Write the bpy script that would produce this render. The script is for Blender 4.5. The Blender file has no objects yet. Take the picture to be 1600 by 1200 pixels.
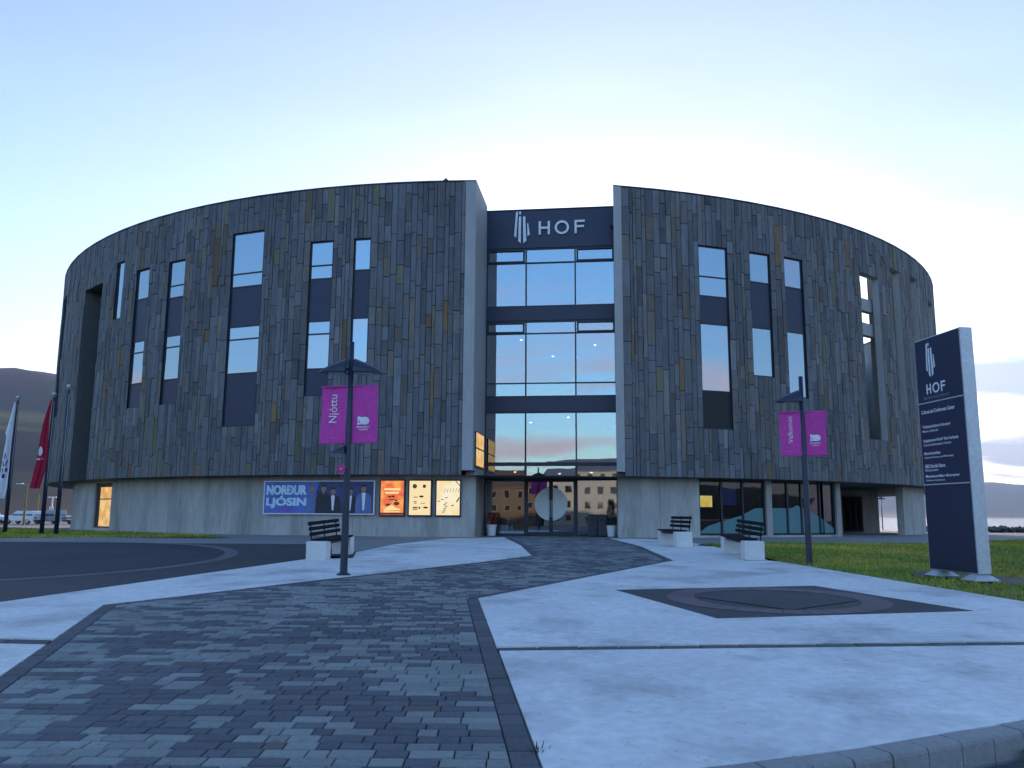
import bpy, math, random
import numpy as np
from mathutils import Matrix, Vector, noise as mnoise

random.seed(11)
rng = np.random.default_rng(11)
SC = bpy.context.scene
COL = SC.collection
R_ = math.radians
sin, cos, pi = math.sin, math.cos, math.pi

# ------------------------------------------------------------------ camera
PITCH, ROLL, FPX, EYE = R_(8.95), R_(0.35), 1295.0, 1.6
cam = bpy.data.cameras.new('camera')
cam.sensor_width = 36.0
cam.lens = FPX / 1600.0 * 36.0
cam.clip_start = 0.1
cam.clip_end = 40000
camo = bpy.data.objects.new('camera', cam)
COL.objects.link(camo)
_F = Vector((0, cos(PITCH), sin(PITCH))); _U = Vector((0, -sin(PITCH), cos(PITCH))); _X = Vector((1, 0, 0))
_r = _X * cos(ROLL) + _U * sin(ROLL); _u = -_X * sin(ROLL) + _U * cos(ROLL)
camo.matrix_world = Matrix(((_r.x, _u.x, -_F.x, 0), (_r.y, _u.y, -_F.y, 0), (_r.z, _u.z, -_F.z, EYE), (0, 0, 0, 1)))
SC.camera = camo

# ------------------------------------------------------------------ sky, sun, exposure
SKY_TINT = (1.05, 0.97, 1.0, 1)
SUN_EL, SUN_AZ = R_(5.6), R_(7.0)          # low sun behind the building, a little to the right
SUN_DIR = Vector((sin(SUN_AZ) * cos(SUN_EL), cos(SUN_AZ) * cos(SUN_EL), sin(SUN_EL)))
W = bpy.data.worlds.new('World'); SC.world = W; W.use_nodes = True
wn, wl = W.node_tree.nodes, W.node_tree.links
wn.clear()
def wnode(t, **k):
    n = wn.new(t)
    for a, b in k.items(): setattr(n, a, b)
    return n
w_out = wnode('ShaderNodeOutputWorld'); w_bg = wnode('ShaderNodeBackground')
w_sky = wnode('ShaderNodeTexSky', sky_type='NISHITA', sun_disc=False, sun_elevation=SUN_EL, sun_rotation=SUN_AZ,
              altitude=0.0, air_density=1.0, dust_density=0.5, ozone_density=3.6)
w_bg.inputs['Strength'].default_value = 0.12
# thin clouds: stretched noise over the sky direction, denser towards the horizon
w_co = wnode('ShaderNodeTexCoord'); w_sep = wnode('ShaderNodeSeparateXYZ')
wl.new(w_co.outputs['Generated'], w_sep.inputs[0])
w_add = wnode('ShaderNodeMath', operation='ADD'); w_add.inputs[1].default_value = 0.10
wl.new(w_sep.outputs['Z'], w_add.inputs[0])
w_div = wnode('ShaderNodeVectorMath', operation='DIVIDE')
w_cmb = wnode('ShaderNodeCombineXYZ')
for i in range(3): wl.new(w_add.outputs[0], w_cmb.inputs[i])
wl.new(w_co.outputs['Generated'], w_div.inputs[0]); wl.new(w_cmb.outputs[0], w_div.inputs[1])
w_map = wnode('ShaderNodeMapping'); w_map.inputs['Scale'].default_value = (0.55, 1.0, 0.0)
w_map.inputs['Location'].default_value = (3.0, 8.6, 0.0)
wl.new(w_div.outputs[0], w_map.inputs['Vector'])
w_no = wnode('ShaderNodeTexNoise'); w_no.inputs['Scale'].default_value = 0.9; w_no.inputs['Detail'].default_value = 8
w_no.inputs['Roughness'].default_value = 0.55; w_no.inputs['Distortion'].default_value = 0.3
wl.new(w_map.outputs[0], w_no.inputs['Vector'])
w_mr = wnode('ShaderNodeMapRange'); w_mr.inputs['From Min'].default_value = 0.46; w_mr.inputs['From Max'].default_value = 0.60
w_th = wnode('ShaderNodeMapRange'); w_th.inputs['From Min'].default_value = 0.05; w_th.inputs['From Max'].default_value = 0.22
w_th.inputs['To Min'].default_value = 0.06; w_th.inputs['To Max'].default_value = -0.06
wl.new(w_sep.outputs['Z'], w_th.inputs['Value'])
w_sm = wnode('ShaderNodeMath', operation='ADD'); wl.new(w_no.outputs['Fac'], w_sm.inputs[0]); wl.new(w_th.outputs[0], w_sm.inputs[1])
wl.new(w_sm.outputs[0], w_mr.inputs['Value'])
# clouds thin out overhead
w_el = wnode('ShaderNodeMapRange'); w_el.inputs['From Min'].default_value = 0.02; w_el.inputs['From Max'].default_value = 0.42
w_el.inputs['To Min'].default_value = 0.95; w_el.inputs['To Max'].default_value = 0.12
wl.new(w_sep.outputs['Z'], w_el.inputs['Value'])
w_mul = wnode('ShaderNodeMath', operation='MULTIPLY'); wl.new(w_mr.outputs[0], w_mul.inputs[0]); wl.new(w_el.outputs[0], w_mul.inputs[1])
w_mix = wnode('ShaderNodeMix', data_type='RGBA')
# thin veil round the hidden sun: forward scattering bleaches the blue on that side of the sky
w_dot = wnode('ShaderNodeVectorMath', operation='DOT_PRODUCT'); w_dot.inputs[1].default_value = SUN_DIR
wl.new(w_co.outputs['Generated'], w_dot.inputs[0])
w_vr = wnode('ShaderNodeMapRange'); w_vr.inputs['From Min'].default_value = 0.2; w_vr.inputs['From Max'].default_value = 0.97
w_vr.inputs['To Min'].default_value = 0.0; w_vr.inputs['To Max'].default_value = 0.5
wl.new(w_dot.outputs['Value'], w_vr.inputs['Value'])
w_bw = wnode('ShaderNodeRGBToBW'); wl.new(w_sky.outputs[0], w_bw.inputs[0])
w_ve = wnode('ShaderNodeMix', data_type='RGBA')
wl.new(w_vr.outputs[0], w_ve.inputs['Factor']); wl.new(w_sky.outputs[0], w_ve.inputs[6]); w_cw = wnode('ShaderNodeMix', data_type='RGBA', blend_type='MULTIPLY'); w_cw.inputs['Factor'].default_value = 1.0; w_cw.inputs[7].default_value = (0.97, 0.985, 1.06, 1)
wl.new(w_bw.outputs[0], w_cw.inputs[6]); wl.new(w_cw.outputs[2], w_ve.inputs[7])
# clouds: sunlit pink on the far side from the sun, grey-blue and backlit towards it
w_cl = wnode('ShaderNodeMix', data_type='RGBA'); w_cf = wnode('ShaderNodeMapRange')
w_cf.inputs['From Min'].default_value = -0.3; w_cf.inputs['From Max'].default_value = 0.75
wl.new(w_dot.outputs['Value'], w_cf.inputs['Value']); wl.new(w_cf.outputs[0], w_cl.inputs['Factor'])
w_cl.inputs[6].default_value = (2.0, 1.55, 1.65, 1); w_cl.inputs[7].default_value = (0.40, 0.48, 0.78, 1)
wl.new(w_cl.outputs[2], w_mix.inputs[7])
wl.new(w_mul.outputs[0], w_mix.inputs['Factor']); wl.new(w_ve.outputs[2], w_mix.inputs[6])
w_ti = wnode('ShaderNodeMix', data_type='RGBA', blend_type='MULTIPLY'); w_ti.inputs['Factor'].default_value = 1.0
w_ti.inputs[7].default_value = SKY_TINT
wl.new(w_mix.outputs[2], w_ti.inputs[6]); wl.new(w_ti.outputs[2], w_bg.inputs['Color']); wl.new(w_bg.outputs[0], w_out.inputs['Surface'])

sl = bpy.data.lights.new('sun', 'SUN'); sl.energy = 2.0; sl.angle = R_(0.5); sl.color = (1.0, 0.78, 0.55)
so = bpy.data.objects.new('sun', sl); COL.objects.link(so)
so.rotation_euler = (-SUN_DIR).to_track_quat('-Z', 'Y').to_euler()
so.location = (10, 40, 60)

SC.cycles.max_bounces = 7; SC.cycles.diffuse_bounces = 3; SC.cycles.glossy_bounces = 3; SC.cycles.transparent_max_bounces = 6; SC.cycles.volume_bounces = 0
SC.view_settings.view_transform = 'Standard'; SC.view_settings.look = 'None'
SC.view_settings.gamma = 1.0; SC.view_settings.use_curve_mapping = False
SC.view_settings.exposure = 2.5

# ------------------------------------------------------------------ materials
def new_mat(name):
    m = bpy.data.materials.new(name); m.use_nodes = True
    nt = m.node_tree; nt.nodes.clear()
    out = nt.nodes.new('ShaderNodeOutputMaterial')
    return m, nt, out

def mat(name, col, rough=0.7, var=0.18, scale=1.5, fine=14.0, fvar=0.12, bump=0.0, bscale=40.0, metal=0.0,
        attr=False, spec=0.4, stain=None, stain_scale=0.6, stretch=(1, 1, 1), stain_lo=0.5, stain_hi=0.7, specks=None):
    m, nt, out = new_mat(name); N, L = nt.nodes, nt.links
    b = N.new('ShaderNodeBsdfPrincipled')
    b.inputs['Roughness'].default_value = rough; b.inputs['Metallic'].default_value = metal
    b.inputs['Specular IOR Level'].default_value = spec
    geo = N.new('ShaderNodeNewGeometry'); mp = N.new('ShaderNodeMapping'); mp.inputs['Scale'].default_value = stretch
    L.new(geo.outputs['Position'], mp.inputs['Vector'])
    def noise(sc, det=5):
        n = N.new('ShaderNodeTexNoise'); n.inputs['Scale'].default_value = sc; n.inputs['Detail'].default_value = det
        L.new(mp.outputs[0], n.inputs['Vector']); return n
    if attr:
        a = N.new('ShaderNodeAttribute'); a.attribute_name = 'col'; src = a.outputs['Color']
    else:
        a = N.new('ShaderNodeRGB'); a.outputs[0].default_value = (*col, 1); src = a.outputs[0]
    if stain:
        n = noise(stain_scale, 7); r = N.new('ShaderNodeMapRange')
        r.inputs['From Min'].default_value = stain_lo; r.inputs['From Max'].default_value = stain_hi
        L.new(n.outputs['Fac'], r.inputs['Value'])
        mx = N.new('ShaderNodeMix'); mx.data_type = 'RGBA'; L.new(r.outputs[0], mx.inputs['Factor'])
        L.new(src, mx.inputs[6]); mx.inputs[7].default_value = (*stain, 1); src = mx.outputs[2]
    for sc, v in ((scale, var), (fine, fvar)):
        if v <= 0: continue
        n = noise(sc); r = N.new('ShaderNodeMapRange')
        r.inputs['From Min'].default_value = 0.25; r.inputs['From Max'].default_value = 0.75
        r.inputs['To Min'].default_value = 1 - v; r.inputs['To Max'].default_value = 1 + v
        L.new(n.outputs['Fac'], r.inputs['Value'])
        mx = N.new('ShaderNodeMix'); mx.data_type = 'RGBA'; mx.blend_type = 'MULTIPLY'; mx.inputs['Factor'].default_value = 1
        L.new(src, mx.inputs[6]); L.new(r.outputs[0], mx.inputs[7]); src = mx.outputs[2]
    for sc_, lo_, hi_, k_ in (specks or ()):
        n = noise(sc_, 3); r = N.new('ShaderNodeMapRange'); r.inputs['From Min'].default_value = lo_; r.inputs['From Max'].default_value = hi_
        r.inputs['To Min'].default_value = 1.0; r.inputs['To Max'].default_value = k_
        L.new(n.outputs['Fac'], r.inputs['Value'])
        mx = N.new('ShaderNodeMix'); mx.data_type = 'RGBA'; mx.blend_type = 'MULTIPLY'; mx.inputs['Factor'].default_value = 1
        L.new(src, mx.inputs[6]); L.new(r.outputs[0], mx.inputs[7]); src = mx.outputs[2]
    L.new(src, b.inputs['Base Color'])
    if bump > 0:
        n = noise(bscale, 6); bp = N.new('ShaderNodeBump'); bp.inputs['Strength'].default_value = bump
        bp.inputs['Distance'].default_value = 0.02
        L.new(n.outputs['Fac'], bp.inputs['Height']); L.new(bp.outputs[0], b.inputs['Normal'])
    L.new(b.outputs[0], out.inputs['Surface'])
    return m

def glass_mat(name, fac, tint, back=None, rough=0.0, wav=0.0014):
    m, nt, out = new_mat(name); N, L = nt.nodes, nt.links
    g = N.new('ShaderNodeBsdfGlossy'); g.inputs['Color'].default_value = (*tint, 1); g.inputs['Roughness'].default_value = rough
    if back is None:
        t = N.new('ShaderNodeBsdfTransparent'); t.inputs['Color'].default_value = (0.62, 0.68, 0.68, 1)
    else:
        t = N.new('ShaderNodeBsdfDiffuse'); t.inputs['Color'].default_value = (*back, 1)
    lw = N.new('ShaderNodeFresnel'); lw.inputs['IOR'].default_value = 1.6
    ad = N.new('ShaderNodeMath'); ad.operation = 'ADD'; ad.inputs[1].default_value = fac; ad.use_clamp = True
    L.new(lw.outputs[0], ad.inputs[0])
    geo = N.new('ShaderNodeNewGeometry'); n = N.new('ShaderNodeTexNoise'); n.inputs['Scale'].default_value = 0.9; n.inputs['Detail'].default_value = 1
    L.new(geo.outputs['Position'], n.inputs['Vector'])
    bp = N.new('ShaderNodeBump'); bp.inputs['Strength'].default_value = 1.0; bp.inputs['Distance'].default_value = wav
    L.new(n.outputs['Fac'], bp.inputs['Height']); L.new(bp.outputs[0], g.inputs['Normal'])
    mx = N.new('ShaderNodeMixShader')
    L.new(ad.outputs[0], mx.inputs[0]); L.new(t.outputs[0], mx.inputs[1]); L.new(g.outputs[0], mx.inputs[2])
    L.new(mx.outputs[0], out.inputs['Surface'])
    return m

def glow_mat(name, col, strength, col2=None, scale=6.0, lo=0.4, hi=0.6):
    m, nt, out = new_mat(name); N, L = nt.nodes, nt.links
    e = N.new('ShaderNodeEmission'); e.inputs['Strength'].default_value = strength
    e.inputs['Color'].default_value = (*col, 1)
    if col2:
        geo = N.new('ShaderNodeNewGeometry'); n = N.new('ShaderNodeTexNoise'); n.inputs['Scale'].default_value = scale; n.inputs['Detail'].default_value = 4
        L.new(geo.outputs['Position'], n.inputs['Vector'])
        r = N.new('ShaderNodeMapRange'); r.inputs['From Min'].default_value = lo; r.inputs['From Max'].default_value = hi
        L.new(n.outputs['Fac'], r.inputs['Value'])
        mx = N.new('ShaderNodeMix'); mx.data_type = 'RGBA'; L.new(r.outputs[0], mx.inputs['Factor'])
        mx.inputs[6].default_value = (*col, 1); mx.inputs[7].default_value = (*col2, 1)
        L.new(mx.outputs[2], e.inputs['Color'])
    L.new(e.outputs[0], out.inputs['Surface'])
    return m

MT = {}
MT['stone'] = mat('basalt_stone', (0.1, 0.1, 0.1), 0.72, 0.16, 1.2, 9.0, 0.22, 0.35, 18.0, attr=True, spec=0.35, stretch=(1, 1, 0.2), specks=((3.0, 0.56, 0.70, 0.78),), stain=(0.17, 0.115, 0.055), stain_scale=1.1, stain_lo=0.63, stain_hi=0.80)
MT['paver'] = mat('paver_concrete', (0.1, 0.1, 0.1), 0.78, 0.18, 0.5, 30.0, 0.14, 0.3, 120.0, attr=True, spec=0.3, specks=((14.0, 0.62, 0.72, 0.75),))
MT['backing'] = mat('dark_membrane', (0.02, 0.02, 0.022), 0.9)
MT['concrete'] = mat('wall_concrete', (0.42, 0.405, 0.365), 0.75, 0.16, 0.8, 7.0, 0.14, 0.2, 30.0, stain=(0.27, 0.265, 0.235), stain_scale=0.9, stretch=(1, 1, 0.22), stain_lo=0.48, stain_hi=0.72, specks=((5.0, 0.60, 0.70, 0.82), (1.3, 0.56, 0.66, 0.86)))
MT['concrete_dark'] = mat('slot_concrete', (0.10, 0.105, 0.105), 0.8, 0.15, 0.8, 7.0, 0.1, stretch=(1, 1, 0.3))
MT['trim'] = mat('precast_trim', (0.38, 0.375, 0.36), 0.7, 0.12, 0.6, 6.0, 0.1, 0.15, 30.0, stretch=(1, 1, 0.3))
MT['slab'] = mat('slab_concrete', (0.70, 0.695, 0.67), 0.7, 0.13, 0.5, 9.0, 0.13, 0.3, 70.0, stain=(0.46, 0.46, 0.45), stain_scale=0.8, stain_lo=0.5, stain_hi=0.68, specks=((6.0, 0.65, 0.73, 0.80), (26.0, 0.67, 0.73, 0.62), (1.6, 0.60, 0.72, 0.90)))
MT['block'] = mat('bench_concrete', (0.66, 0.65, 0.62), 0.75, 0.08, 2.0, 12.0, 0.06, 0.2, 60.0)
MT['kerb'] = mat('kerb_concrete', (0.26, 0.26, 0.255), 0.75, 0.15, 2.0, 25.0, 0.12, 0.4, 60.0)
MT['loop_kerb'] = mat('loop_kerb_stone', (0.125, 0.125, 0.132), 0.8, 0.2, 1.0)
MT['joint'] = mat('joint_sand', (0.035, 0.035, 0.036), 0.95, 0.2, 3.0)
MT['asphalt'] = mat('asphalt', (0.040, 0.043, 0.052), 0.85, 0.3, 0.4, 60.0, 0.25, 0.3, 150.0, specks=((2.0, 0.58, 0.70, 0.75),))
MT['ground'] = mat('far_paving', (0.13, 0.13, 0.135), 0.85, 0.25, 0.05, 1.5, 0.15)
MT['path'] = mat('footpath', (0.23, 0.23, 0.23), 0.8, 0.15, 0.3, 8.0, 0.1)
MT['gravel'] = mat('gravel_path', (0.36, 0.32, 0.27), 0.9, 0.15, 0.4, 10.0, 0.15)
MT['soil'] = mat('turf_soil', (0.13, 0.15, 0.035), 0.95, 0.35, 0.35, 6.0, 0.25, stain=(0.30, 0.25, 0.07), stain_scale=0.35)
MT['metal_dark'] = mat('navy_frame_metal', (0.010, 0.013, 0.022), 0.45, 0.05, 1.0, spec=0.5)
MT['panel_navy'] = mat('navy_panel', (0.014, 0.021, 0.055), 0.42, 0.08, 0.6, spec=0.5)
MT['panel_black'] = mat('black_panel', (0.008, 0.009, 0.012), 0.5, 0.08, 0.6)
MT['pole'] = mat('lamp_paint', (0.020, 0.026, 0.052), 0.42, 0.12, 2.0, 20.0, 0.1, spec=0.5)
MT['white'] = mat('white_paint', (0.78, 0.78, 0.78), 0.5, 0.04, 2.0)
MT['alu'] = mat('brushed_aluminium', (0.55, 0.57, 0.58), 0.42, 0.06, 3.0, metal=0.35)
MT['steel'] = mat('galvanised_steel', (0.45, 0.46, 0.47), 0.4, 0.1, 6.0, metal=0.7)
MT['slat'] = mat('bench_slat_wood', (0.014, 0.016, 0.018), 0.8, 0.2, 3.0, stretch=(6, 1, 6), spec=0.15)
MT['glass'] = glass_mat('mirror_glass', 0.36, (0.80, 0.91, 1.0), back=(0.012, 0.016, 0.026))
MT['glass_entry'] = glass_mat('entrance_glass', 0.33, (0.84, 0.93, 1.0))
MT['glass_shop'] = glass_mat('shopfront_glass', 0.0, (0.85, 0.92, 1.0))
MT['interior'] = mat('lobby_wall', (0.10, 0.065, 0.045), 0.8, 0.3, 0.8)
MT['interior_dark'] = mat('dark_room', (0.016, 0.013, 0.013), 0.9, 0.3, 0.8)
MT['floor_in'] = mat('lobby_floor', (0.09, 0.085, 0.08), 0.4, 0.1, 1.0)
MT['magenta'] = mat('magenta_cloth', (0.60, 0.06, 0.34), 0.75, 0.06, 2.0)
MT['decal'] = mat('frosted_film', (0.10, 0.22, 0.23), 0.6, 0.06, 2.0)
MT['disc'] = mat('white_film', (0.62, 0.68, 0.66), 0.5, 0.04, 2.0)
MT['plaque_dark'] = mat('plaque_basalt', (0.055, 0.058, 0.062), 0.7, 0.2, 1.0, 20.0, 0.15, 0.3, 60.0)
MT['plaque_pink'] = mat('plaque_rhyolite', (0.155, 0.115, 0.125), 0.7, 0.2, 1.0, 20.0, 0.15, 0.3, 60.0)
MT['grass'] = mat('grass_blades', (0.05, 0.09, 0.02), 0.7, 0.3, 0.3, 3.0, 0.2, attr=True)
MT['lit_room'] = glow_mat('lit_room', (1.0, 0.66, 0.30), 0.16, (0.75, 0.42, 0.14), 2.5)
MT['tyre'] = mat('tyre_rubber', (0.012, 0.012, 0.013), 0.9)
MT['car_white'] = mat('white_car_paint', (0.72, 0.72, 0.72), 0.3, 0.02, 1.0, spec=0.6)
MT['car_silver'] = mat('silver_car_paint', (0.30, 0.31, 0.33), 0.3, 0.02, 1.0, metal=0.3, spec=0.6)
MT['car_glass'] = glass_mat('car_glass', 0.12, (0.9, 0.95, 1.0), back=(0.01, 0.012, 0.015))

# ------------------------------------------------------------------ mesh helpers
WLOC = {}
def tag(o, label=None, cat=None, group=None, kind=None):
    if label: o['label'] = label
    if cat: o['category'] = cat
    if group: o['group'] = group
    if kind: o['kind'] = kind
    return o

def thing(name, loc=(0, 0, 0), label=None, cat=None, group=None, kind=None, parent=None):
    o = bpy.data.objects.new(name, None); COL.objects.link(o); o.empty_display_size = 0.3
    base = WLOC[parent.name] if parent else Vector((0, 0, 0))
    o.location = Vector(loc) - base; o.parent = parent
    WLOC[o.name] = Vector(loc)
    return tag(o, label, cat, group, kind)

IDN = Matrix.Identity(4)
class MB:
    def __init__(s, fr=None): s.v = []; s.f = []; s.c = []; s.fr = fr or IDN; s.mi = []; s.cur = 0
    def vs(s, pts):
        n = len(s.v); fr = s.fr
        s.v += [tuple(p) for p in pts] if fr is IDN else [tuple(fr @ Vector(p)) for p in pts]; return n
    def face(s, pts, col=None):
        n = s.vs(pts); s.f.append(tuple(range(n, n + len(pts)))); s.c.append(col); s.mi.append(s.cur)
    def faces(s, pts, fs, col=None):
        n = s.vs(pts)
        for f in fs: s.f.append(tuple(n + i for i in f)); s.c.append(col); s.mi.append(s.cur)
    def box(s, x0, x1, y0, y1, z0, z1, col=None):
        s.faces([(x0, y0, z0), (x1, y0, z0), (x1, y1, z0), (x0, y1, z0), (x0, y0, z1), (x1, y0, z1), (x1, y1, z1), (x0, y1, z1)],
                [(0, 3, 2, 1), (4, 5, 6, 7), (0, 1, 5, 4), (1, 2, 6, 5), (2, 3, 7, 6), (3, 0, 4, 7)], col)
    def bbox(s, x0, x1, y0, y1, z0, z1, b=0.01, col=None):
        # box with chamfered edges along every side
        P = []; 
        for z, i in ((z0, b), (z0 + b, 0), (z1 - b, 0), (z1, b)):
            P += [(x0 + i, y0 + i, z), (x1 - i, y0 + i, z), (x1 - i, y1 - i, z), (x0 + i, y1 - i, z)]
        F = [(3, 2, 1, 0), (12, 13, 14, 15)]
        for k in range(3):
            for j in range(4): F.append((4 * k + j, 4 * k + (j + 1) % 4, 4 * k + 4 + (j + 1) % 4, 4 * k + 4 + j))
        s.faces(P, F, col)
    def prism(s, poly, z0, z1, col=None, axis='z', bottom=True):
        # poly: list of 2D points (counter-clockwise seen from +axis), extruded between z0 and z1
        n = len(poly)
        if axis == 'z': P = [(x, y, z0) for x, y in poly] + [(x, y, z1) for x, y in poly]
        elif axis == 'y': P = [(x, z0, y) for x, y in poly] + [(x, z1, y) for x, y in poly]
        else: P = [(z0, x, y) for x, y in poly] + [(z1, x, y) for x, y in poly]
        F = [tuple(range(n, 2 * n))] + ([tuple(range(n - 1, -1, -1))] if bottom else [])
        F += [(i, (i + 1) % n, n + (i + 1) % n, n + i) for i in range(n)]
        s.faces(P, F, col)
    def tube(s, pts, rad, n=10, cap=True):
        pts = [Vector(p) for p in pts]; rs = rad if isinstance(rad, (list, tuple)) else [rad] * len(pts)
        base = len(s.v); up = None
        for i, p in enumerate(pts):
            d = (pts[min(i + 1, len(pts) - 1)] - pts[max(i - 1, 0)]).normalized()
            a = Vector((0, 0, 1)) if abs(d.z) < 0.9 else Vector((1, 0, 0))
            e1 = d.cross(a).normalized(); e2 = d.cross(e1)
            s.vs([p + (e1 * cos(2 * pi * k / n) + e2 * sin(2 * pi * k / n)) * rs[i] for k in range(n)])
        for i in range(len(pts) - 1):
            for k in range(n):
                s.f.append((base + i * n + k, base + i * n + (k + 1) % n, base + (i + 1) * n + (k + 1) % n, base + (i + 1) * n + k)); s.c.append(None); s.mi.append(s.cur)
        if cap:
            s.f.append(tuple(base + k for k in range(n - 1, -1, -1))); s.c.append(None); s.mi.append(s.cur)
            s.f.append(tuple(base + (len(pts) - 1) * n + k for k in range(n))); s.c.append(None); s.mi.append(s.cur)
    def lathe(s, prof, n=16, cx=0, cy=0):
        base = len(s.v)
        for r, z in prof: s.vs([(cx + r * cos(2 * pi * k / n), cy + r * sin(2 * pi * k / n), z) for k in range(n)])
        for i in range(len(prof) - 1):
            for k in range(n):
                s.f.append((base + i * n + k, base + i * n + (k + 1) % n, base + (i + 1) * n + (k + 1) % n, base + (i + 1) * n + k)); s.c.append(None); s.mi.append(s.cur)
        s.f.append(tuple(base + k for k in range(n - 1, -1, -1))); s.c.append(None); s.mi.append(s.cur)
        s.f.append(tuple(base + (len(prof) - 1) * n + k for k in range(n))); s.c.append(None); s.mi.append(s.cur)
    def build(s, name, material, parent=None, smooth=False, label=None, cat=None, group=None, kind=None):
        V = np.array(s.v, float); lo, hi = V.min(0), V.max(0)
        c = np.array([(lo[0] + hi[0]) / 2, (lo[1] + hi[1]) / 2, lo[2]])
        me = bpy.data.meshes.new(name); me.from_pydata((V - c).tolist(), [], s.f)
        if any(x is not None for x in s.c):
            at = me.attributes.new('col', 'FLOAT_COLOR', 'FACE')
            arr = np.array([(*x, 1) if x is not None else (0.1, 0.1, 0.1, 1) for x in s.c], np.float32)
            at.data.foreach_set('color', arr.ravel())
        for m in (material if isinstance(material, (list, tuple)) else [material]): me.materials.append(m)
        if max(s.mi): me.polygons.foreach_set('material_index', np.array(s.mi, np.int32))
        if smooth: me.polygons.foreach_set('use_smooth', np.ones(len(me.polygons), bool))
        me.update()
        o = bpy.data.objects.new(name, me); COL.objects.link(o)
        base = WLOC[parent.name] if parent else Vector((0, 0, 0))
        o.parent = parent; o.location = Vector(c) - base; WLOC[o.name] = Vector(c)
        return tag(o, label, cat, group, kind)

_TXT = {}
def mesh_text(body, bold=0.0):
    if (body, bold) not in _TXT: _TXT[(body, bold)] = _mesh_text(body, bold)
    V, F = _TXT[(body, bold)]; return V.copy(), F
def _mesh_text(body, bold=0.0):
    cu = bpy.data.curves.new('lettering', 'FONT'); cu.body = body; cu.size = 1; cu.offset = bold; cu.resolution_u = 3
    ob = bpy.data.objects.new('lettering', cu); COL.objects.link(ob)
    dg = bpy.context.evaluated_depsgraph_get(); me = bpy.data.meshes.new_from_object(ob.evaluated_get(dg))
    V = np.array([v.co[:2] for v in me.vertices]); F = [tuple(p.vertices) for p in me.polygons]
    bpy.data.objects.remove(ob); bpy.data.curves.remove(cu); bpy.data.meshes.remove(me)
    V -= V.min(0); return V, F
PYLON_LINES = [('Cultural and Conference Center', 3.60, 0.075, 1.02, None), ('Tónlistarskólinn á Akureyri', 3.30, 0.075, 0.86, ('Music School', .48)), ('Upplýsingamiðstöð Norðurlands', 3.03, 0.075, 1.06, ('Tourist Information Centre', .84)),
         ('Menningarhús', 2.78, 0.075, 0.50, ('Cultural House and Meetings', .88)), ('1862 Nordic Bistro', 2.54, 0.075, 0.62, ('Restaurant', .40)), ('Menningarfélag Akureyrar', 2.34, 0.07, 1.02, ('Culture Company', .58))]
for _t in [('NORÐUR', .02), ('LJÓSIN', .02), ('Njóttu', 0.0), ('Velkomin', 0.0), ('MAk', .012), ('MENNINGARFÉLAG', .02), ('AKUREYRAR', .02), ('M E N N I N G A R H Ú S', .01)] + [(l[0], .018) for l in PYLON_LINES] + [(l[4][0], .012) for l in PYLON_LINES if l[4]]:
    mesh_text(*_t)
def put_text(mb, body, x, z, h=None, w=None, y=0.0, rot=False, bold=0.0):
    """flat lettering in the local x/z plane, lower left corner at (x, z)"""
    V, F = mesh_text(body, bold); ext = V.max(0)
    s = h / ext[1] if h else w / ext[0]; V = V * s
    if w and h: V[:, 0] *= w / (ext[0] * s)
    P = [(x - b, y, z + a) if rot else (x + a, y, z + b) for a, b in V]
    mb.faces(P, F)
    return V.max(0)

# ------------------------------------------------------------------ terrain height
def lerp(a, b, t): return a + (b - a) * min(1, max(0, t))
def gz(y, x=0.0):
    if y <= 24: z = max(0.03 * y, -0.9)
    elif y <= 44: z = 0.72
    else: z = lerp(0.72, 0.05, (y - 44) / 50)
    if y > 96 and x > -15: z -= 3.5 * min(1, (y - 96) / 20) * min(1, (x + 15) / 20)
    return z
YB = (-30, 24, 44, 94)
def clip_y(poly, y0, y1):
    def half(p, f):
        o = []
        for i in range(len(p)):
            a, b = p[i], p[(i + 1) % len(p)]; fa, fb = f(a), f(b)
            if fa >= 0: o.append(a)
            if fa * fb < 0: t = fa / (fa - fb); o.append((a[0] + (b[0] - a[0]) * t, a[1] + (b[1] - a[1]) * t))
        return o
    p = half(poly, lambda q: q[1] - y0)
    return half(p, lambda q: y1 - q[1]) if p else []
def ccw(p):
    a = sum(p[i][0] * p[(i + 1) % len(p)][1] - p[(i + 1) % len(p)][0] * p[i][1] for i in range(len(p)))
    return p if a > 0 else p[::-1]
def drape(mb, poly, dz, side=0.0, col=None):
    """sheet over the terrain, cut where the terrain bends; side > 0 adds edge faces going down"""
    poly = ccw(poly); edges = [-200] + list(YB) + [300]
    for a, b in zip(edges, edges[1:]):
        q = clip_y(poly, a, b)
        if len(q) >= 3: mb.face([(x, y, gz(y) + dz) for x, y in q], col)
    if side:
        for i in range(len(poly)):
            a, b = poly[i], poly[(i + 1) % len(poly)]
            t = [0, 1] + [(yb - a[1]) / (b[1] - a[1]) for yb in YB if (yb - a[1]) * (yb - b[1]) < 0]
            t.sort(); P = [(a[0] + (b[0] - a[0]) * k, a[1] + (b[1] - a[1]) * k) for k in t]
            for p, q in zip(P, P[1:]):
                mb.face([(p[0], p[1], gz(p[1]) + dz - side), (q[0], q[1], gz(q[1]) + dz - side), (q[0], q[1], gz(q[1]) + dz), (p[0], p[1], gz(p[1]) + dz)], col)
def inside(poly, x, y):
    c = False
    for i in range(len(poly)):
        (xa, ya), (xb, yb) = poly[i - 1], poly[i]
        if (ya > y) != (yb > y) and x < (xb - xa) * (y - ya) / (yb - ya) + xa: c = not c
    return c
def project(p):
    q = Vector(p) - Vector((0, 0, EYE)); F = q.dot(_F)
    if F <= 0.1: return None
    return 800 + q.dot(_r) / F * FPX, 600 - q.dot(_u) / F * FPX

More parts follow.
